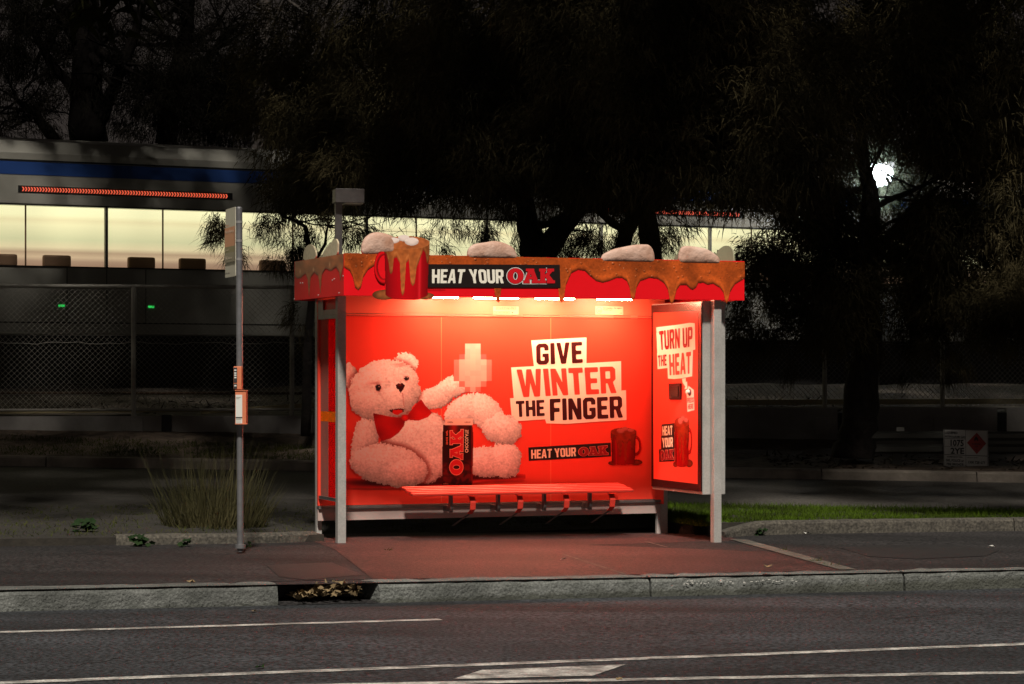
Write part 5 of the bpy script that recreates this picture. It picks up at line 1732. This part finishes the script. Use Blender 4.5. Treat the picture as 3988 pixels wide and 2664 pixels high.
def fill(x0, x1, y0, y1, Y0_, Y1_, n, r, cnt, rz=None):
    out = []
    for _ in range(n):
        rr = r * random.uniform(.75, 1.25)
        out.append((random.uniform(x0, x1), random.uniform(y0, y1), random.uniform(Y0_, Y1_), rr, rr * .8, (rz or r * .8) * random.uniform(.8, 1.2), cnt))
    return out


G1 = 'she-oaks behind the shelter'
random.seed(21)
tree('she_oak', 'large dark she-oak with forked trunk directly behind the shelter roof', [
    [(1245, 1010, 31.2, .26), (1240, 700, 31.2, .24), (1232, 590, 31.2, .23), (1208, 520, 31.2, .14), (1190, 380, 31, .10), (1150, 200, 30.6, .06)],
    [(1240, 590, 31.2, .18), (1290, 520, 31.1, .13), (1385, 400, 30.8, .09), (1470, 300, 30.5, .05)]],
    fill(820, 1330, -20, 330, 29.3, 32.5, 20, 1.15, 3600) + fill(800, 1400, 350, 430, 29.5, 32, 13, .62, 1700, .30) +
    fill(790, 1400, 470, 580, 30, 32, 16, .32, 170, .22), group=G1)
tree('she_oak', 'twin-stemmed she-oak rising behind the right half of the shelter roof', [
    [(1485, 1000, 30.6, .17), (1490, 600, 30.6, .15), (1480, 480, 30.6, .12), (1500, 250, 30.2, .07)],
    [(1425, 1000, 31.8, .13), (1425, 590, 31.8, .11), (1450, 500, 31.6, .09), (1560, 280, 31, .05)]],
    fill(1330, 1850, -20, 330, 28.3, 31.5, 24, 1.15, 3900) + fill(1350, 1900, 350, 440, 28.6, 31.5, 15, .62, 1700, .32) +
    fill(1330, 1540, 490, 580, 29, 31, 9, .32, 200, .22), group=G1)
tree('she_oak', 'rough barked she-oak with leaning trunk right of the shelter', [
    [(1955, 1050, 32.0, .30), (1962, 1000, 32.0, .26), (1975, 930, 32.0, .235), (1992, 820, 32.0, .20), (1985, 700, 32, .165), (1985, 600, 32, .14), (2000, 480, 31.8, .11), (1975, 330, 31.5, .08), (1960, 200, 31.2, .05)],
    [(1990, 600, 32, .10), (2060, 520, 31.8, .07), (2150, 430, 31.5, .04)]],
    [l for l in fill(1850, 2380, -20, 300, 30.0, 33.5, 18, 1.1, 3100) if not (1900 < l[0] < 2120 and l[1] > 190)] + fill(2140, 2380, 300, 500, 30.5, 33, 9, .6, 1700, .45) + fill(1760, 1940, 430, 540, 30.5, 32.5, 8, .4, 900, .3) +
    fill(1710, 2380, 560, 680, 31, 33, 22, .35, 300, .22) + fill(1780, 2380, 510, 620, 31, 33, 17, .42, 650, .26) + fill(1740, 2380, 490, 610, 30.8, 33, 13, .5, 1500, .33) + fill(1720, 1960, 610, 760, 30.8, 32.6, 8, .48, 1500, .36) + fill(2010, 2390, 600, 770, 30.8, 32.6, 12, .5, 1500, .36) + fill(1990, 2380, 690, 860, 31, 33, 9, .5, 420, .4) + fill(1700, 1960, 640, 830, 31.2, 33, 9, .45, 500, .35), group=G1)
tree('she_oak', 'thin she-oak with slanting limb between the train and the shelter', [
    [(596, 560, 43, .17), (598, 260, 43, .15), (606, 100, 43, .12), (610, -40, 43, .1)],
    [(600, 300, 43, .11), (660, 215, 43, .10), (715, 150, 43, .085), (745, 60, 43, .06), (800, -20, 43, .04)]],
    fill(620, 860, 100, 440, 33, 36, 14, .85, 2000) + fill(640, 820, 380, 470, 31.5, 34, 8, .45, 900, .3), group=G1)
tree('she_oak', 'low weeping she-oak branch hanging in front of the lit train windows', [
    [(700, 1000, 32.4, .07), (705, 800, 32.4, .06), (712, 640, 32.4, .05), (700, 520, 32.4, .03), (640, 490, 32.4, .015)],
    [(705, 640, 32.4, .03), (745, 560, 32.4, .02), (760, 500, 32.4, .012)]],
    [(510, 545, 32.2, .15, .15, .20, 420), (500, 515, 32.2, .12, .12, .12, 260), (545, 590, 32.2, .10, .1, .12, 180), (610, 520, 32.3, .24, .2, .13, 560), (660, 560, 32.3, .24, .2, .17, 560), (640, 600, 32.3, .22, .2, .1, 360),
     (720, 520, 32.3, .22, .2, .16, 420), (700, 590, 32.3, .2, .2, .12, 330), (800, 540, 32.3, .25, .2, .15, 330), (860, 560, 32.4, .25, .2, .12, 300), (700, 740, 32.6, .25, .2, .35, 420)], twigs=3, group=G1)
tree('she_oak', 'fine-leaved she-oak branch lit white around the floodlight', [
    [(2100, 800, 43.6, .12), (2095, 560, 43.8, .09), (2085, 470, 44, .05), (2075, 380, 44, .02)]],
    [(2010, 402, 44.0, .75, .35, .7, 3600), (2070, 440, 44.0, .6, .3, .5, 1700), (2015, 405, 43.5, .4, .12, .4, 1000), (2008, 400, 43.2, .34, .1, .3, 700)], 'needles_pale', twigs=3, group=G1)
trs = [o_ for o_ in bpy.data.objects if o_.name.startswith('she_oak')]
shade_canopy(trs[3], -16, -7, 18.5, 38, 7.4, 13, 27000)  # added overhead, out of view, to keep sun off the background
shade_canopy(trs[0], -7, -1, 18.5, 38, 7.4, 13, 18500)
shade_canopy(trs[1], -1, 6, 20.0, 38, 7.4, 13, 20500)
shade_canopy(trs[2], 6, 16, 20.5, 42, 7.4, 13, 29000)
G2 = 'gum trees beyond the train'
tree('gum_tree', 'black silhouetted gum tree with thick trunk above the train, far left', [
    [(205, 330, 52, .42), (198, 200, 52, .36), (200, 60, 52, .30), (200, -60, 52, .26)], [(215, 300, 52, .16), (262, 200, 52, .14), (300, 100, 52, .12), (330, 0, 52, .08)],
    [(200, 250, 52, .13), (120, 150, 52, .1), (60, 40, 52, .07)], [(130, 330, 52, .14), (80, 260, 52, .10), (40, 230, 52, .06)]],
    fill(-10, 190, 0, 300, 50, 54, 19, 1.2, 1500) + fill(200, 420, 0, 220, 50, 54, 12, .9, 1000), 'needles_silhouette', twigs=12, group=G2)
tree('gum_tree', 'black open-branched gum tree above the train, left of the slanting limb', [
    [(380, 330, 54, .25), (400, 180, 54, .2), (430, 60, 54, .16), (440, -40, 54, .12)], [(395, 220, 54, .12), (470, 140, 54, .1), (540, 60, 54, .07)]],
    fill(330, 620, -10, 270, 51, 56, 26, 1.1, 1200) + fill(330, 600, 180, 330, 51, 56, 12, 1.1, 1700), 'needles_silhouette', twigs=14, group=G2)
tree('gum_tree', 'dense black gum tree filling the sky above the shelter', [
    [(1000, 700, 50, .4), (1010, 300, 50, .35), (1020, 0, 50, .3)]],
    fill(640, 1500, -20, 460, 48, 54, 46, 2.0, 1300), 'needles_silhouette', dens=1.6, group=G2)
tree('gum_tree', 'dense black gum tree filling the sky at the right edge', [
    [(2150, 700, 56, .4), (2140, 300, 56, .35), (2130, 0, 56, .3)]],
    [l for l in fill(1500, 2400, -20, 500, 54, 60, 54, 2.0, 1300) if not (1930 < l[0] < 2090 and 250 < l[1] < 560)], 'needles_silhouette', dens=1.6, group=G2)

# ------------------------------------------------------------------ grass, tussock, weeds
def blade_field(n, sampler, zf, hmin, hmax, wmin, wmax, lean=.45, droop=.25):
    pts = []
    while len(pts) < n:
        x, y = sampler()
        if x is None: continue
        pts.append((x, y, zf(x, y) - 0.004))
    b = np.array(pts); N = len(b)
    d = rng.normal(size=(N, 3)) * lean; d[:, 2] = 1; d /= np.linalg.norm(d, axis=1, keepdims=True)
    ln = rng.uniform(hmin, hmax, N)
    return blades(b, d, ln, rng.uniform(wmin, wmax, N), ln * rng.uniform(0, droop * 2, N))


def s_right():
    u = 3.80 + 8.5 * random.random() ** 1.25; v = random.uniform(1.24, 4.2)
    if u < 4.0: v = random.uniform(0.75, 4.2)
    p = UV(u, v)
    return (p.x, p.y) if p.y < 26.6 else (None, None)


V, T = blade_field(30000, s_right, verge_z, .035, .105, .004, .009)
tag(np_mesh('grass', V, T, 'grass'), 'short green grass on the verge right of the shelter', 'grass', kind='stuff')


def s_left():
    u = random.uniform(-7.5, 3.7); v = random.uniform(1.0 if u < .1 else 1.9, 5.0)
    p = UV(u, v)
    return (p.x, p.y) if p.y < 26.5 else (None, None)


V, T = blade_field(9000, s_left, verge_z, .02, .085, .004, .009, lean=.7)
tag(np_mesh('grass', V, T, 'grass_dry'), 'thin dry grass and weeds on the verge left of the shelter', 'grass', kind='stuff')
V, T = blade_field(7000, lambda: (random.uniform(-8, -0.5), random.uniform(31.2, 32.6)), bank_z, .03, .10, .006, .012)
tag(np_mesh('grass', V, T, 'grass_dry'), 'dark grass strip at the foot of the retaining wall', 'grass', kind='stuff')

tb = P(*D(490, 1195), 22.9)
tu = empty('tussock', (tb.x, tb.y, verge_z(tb.x, tb.y))); tag(tu, 'tall spiky tussock of straw-green blades behind the bus stop pole', 'plant')
N = 1050
ang = rng.uniform(0, 2 * math.pi, N); rad = 0.55 * np.sqrt(rng.uniform(0, 1, N))
b = np.stack([rad * np.cos(ang) * 0.9, rad * np.sin(ang) * .7, np.full(N, -0.02)], 1)
d = np.stack([np.cos(ang) * rad * .75 + rng.normal(size=N) * .16, np.sin(ang) * rad * .6 + rng.normal(size=N) * .16, np.ones(N)], 1); d /= np.linalg.norm(d, axis=1, keepdims=True)
ln = rng.uniform(.30, .80, N) + .42 * rng.uniform(0, 1, N) ** 3 * (rad < .42); ln *= (1.12 - .5 * rad)
ln[:70] = rng.uniform(.75, 1.15, 70)
V, T = blades(b, d, ln, rng.uniform(.004, .011, N), ln * rng.uniform(0, .40, N))
np_mesh('blade_clump', V, T, 'tussock', tu)


def weed(px, py, Y, size, n, label, mt='weed'):
    p = P(*D(px, py), Y); wu_, wv_ = inv(p)
    p.z = (verge_z(p.x, p.y) if wv_ > vk_back(wu_) else g(wu_, wv_)) + 0.004
    o_ = empty('weed', (p.x, p.y, p.z)); tag(o_, label, 'weed')
    m = MB()
    for i in range(n):
        a = random.uniform(0, 6.28); r = size * random.uniform(.2, 1) * .8
        c = Vector((r * math.cos(a), r * math.sin(a) * .6, size * random.uniform(.05, .7)))
        nrm = Vector((random.gauss(0, .5), random.gauss(-.5, .4), 1)).normalized(); e = nrm.orthogonal().normalized(); f = nrm.cross(e)
        s = size * random.uniform(.16, .30)
        ring = [c + (e * math.cos(t) + f * math.sin(t)) * s * (1 + .18 * math.cos(5 * t)) for t in np.linspace(0, 6.283, 11)[:-1]]
        m.add(ring + [c - nrm * s * .25], [(k, (k + 1) % 10, 10) for k in range(10)])
    m.build('leaves', mt, o_)


random.seed(3)
for i, (px, py, s, n, lab) in enumerate(((325, 1218, .13, 24, 'broad-leaved weed with a yellow leaf beside it at the path edge'), (195, 1160, .15, 26, 'dark leafy weed patch far left on the verge'),
                                         (420, 1222, .09, 14, 'small weed at the foot of the tussock'), (565, 1222, .07, 12, 'tiny weed right beside the bus stop pole base'))):
    weed(px, py, 21.0 + (0.9 if py < 1200 else 0), s, n, lab)
weed(1745, 1218, 23.5, .09, 22, 'small pale weed growing against the verge kerb')
weed(1640, 1222, 22.9, .06, 12, 'tiny weed beside the front right shelter post', 'grass')

# blades growing out of the joints
def tuft(px, py, kind, n, size, label):
    u, v = gp(*D(px, py)); p = UV(u, v, g(u, v))
    o_ = empty('grass_tuft', p); tag(o_, label, 'grass tuft')
    b = rng.normal(size=(n, 3)) * size * .35; b[:, 2] = 0
    d = rng.normal(size=(n, 3)) * .6; d[:, 2] = 1; d /= np.linalg.norm(d, axis=1, keepdims=True)
    V, T = blades(b, d, rng.uniform(.4, 1, n) * size, np.full(n, .006), rng.uniform(0, .5, n) * size)
    np_mesh('blades', V, T, kind, o_)


tuft(1875, 1288, 'grass_dry', 26, .08, 'straw tuft in the concrete edging on the driveway'); tuft(1800, 1262, 'grass_dry', 20, .06, 'small tuft at the upper end of the concrete edging')
tuft(1362, 1222, 'grass', 24, .13, 'grass tuft below the middle of the shelter back wall'); tuft(1905, 1298, 'grass_dry', 16, .09, 'upright straw blades near the kerb end of the edging')
tuft(890, 1262, 'grass_dry', 12, .05, 'sparse tuft on the path in front of the shelter, left')


# litter
def scrap(name, px, py, kind, size, mt, label, cat):
    u, v = gp(*D(px, py), kind); z = (road(u) if kind == 'road' else g(u, v)) + 0.006
    p = UV(u, v, z); n = 9; vs = []
    for k in range(n):
        t = 2 * math.pi * k / n; r = size * (1 if k % 2 else .6) * random.uniform(.7, 1.1)
        vs.append((r * math.cos(t), r * .55 * math.sin(t), size * random.uniform(0, .5)))
    vs.append((0, 0, size * .15))
    o_ = MB().add(vs, [(k, (k + 1) % n, n) for k in range(n)]).build(name, mt); o_.location = p; o_.rotation_euler = (0, 0, random.uniform(0, 3))
    tag(o_, label, cat)


scrap('paper_scrap', 1852, 1226, 'path', .07, 'litter_white', 'flat white scrap at the foot of the verge kerb', 'litter')
scrap('paper_scrap', 2273, 1256, 'path', .045, 'litter_white', 'crumpled white scrap on the driveway at the right edge', 'litter')
scrap('fallen_leaf', 597, 1533, 'road', .05, 'weed', 'green leaf lying on the double white line', 'leaf')
scrap('fallen_leaf', 580, 1404, 'road', .05, 'dry', 'dry leaf on the road below the left kerb', 'leaf')
scrap('fallen_leaf', 342, 1392, 'road', .04, 'dry', 'dry leaf in the gutter far left', 'leaf')
scrap('fallen_leaf', 438, 1338, 'path', .05, 'dry', 'dry leaf on the left footpath near the kerb', 'leaf')
scrap('fallen_leaf', 1760, 1302, 'path', .05, 'dry', 'brown leaf on the pad right of the long joint', 'leaf')
scrap('fallen_leaf', 1290, 1285, 'path', .04, 'litter_white', 'pale leaf on the pad in front of the shelter middle', 'leaf')
scrap('fallen_leaf', 1420, 1560, 'road', .03, 'dry', 'tiny dry leaf beside the painted hatch bar', 'leaf')
scrap('fallen_leaf', 318, 1232, 'path', .07, 'dry', 'large yellow leaf beside the weed at the path edge', 'leaf')
# dry leaves and sticks on the garden bed
N = 900
xx = rng.uniform(3.4, 9.5, N); tt = rng.uniform(0.05, 0.95, N); yy = 31.15 + tt * 1.9
b = np.array([(x, y, bank_z(x, min(y, wall_y(x) - .02)) + .01) for x, y in zip(xx, yy)])
d = rng.normal(size=(N, 3)); d[:, 2] = np.abs(d[:, 2]) * .4; d /= np.linalg.norm(d, axis=1, keepdims=True)
V, T = blades(b, d, rng.uniform(.03, .14, N), rng.uniform(.01, .035, N), rng.uniform(0, .03, N))
mat('dead_leaf', (0.05, 0.035, 0.02), 0.9, noise=.4, nscale=15)
tag(np_mesh('dead_leaves', V, T, 'dead_leaf'), 'scattered dead leaves on the garden bed', 'leaves', kind='stuff')
N = 700
xx = rng.uniform(-8, 5, N); yy = np.array([wall_y(x) for x in xx]) + rng.uniform(.8, 3, N)
b = np.array([(x, y, bank_z(x, y) + .01) for x, y in zip(xx, yy)])
d = rng.normal(size=(N, 3)); d[:, 2] = np.abs(d[:, 2]) * .8; d /= np.linalg.norm(d, axis=1, keepdims=True)
V, T = blades(b, d, rng.uniform(.05, .3, N), rng.uniform(.01, .03, N), rng.uniform(0, .05, N))
tag(np_mesh('dead_leaves', V, T, 'dead_leaf'), 'dry weeds and leaves on the railway bank behind the fence', 'leaves', kind='stuff')
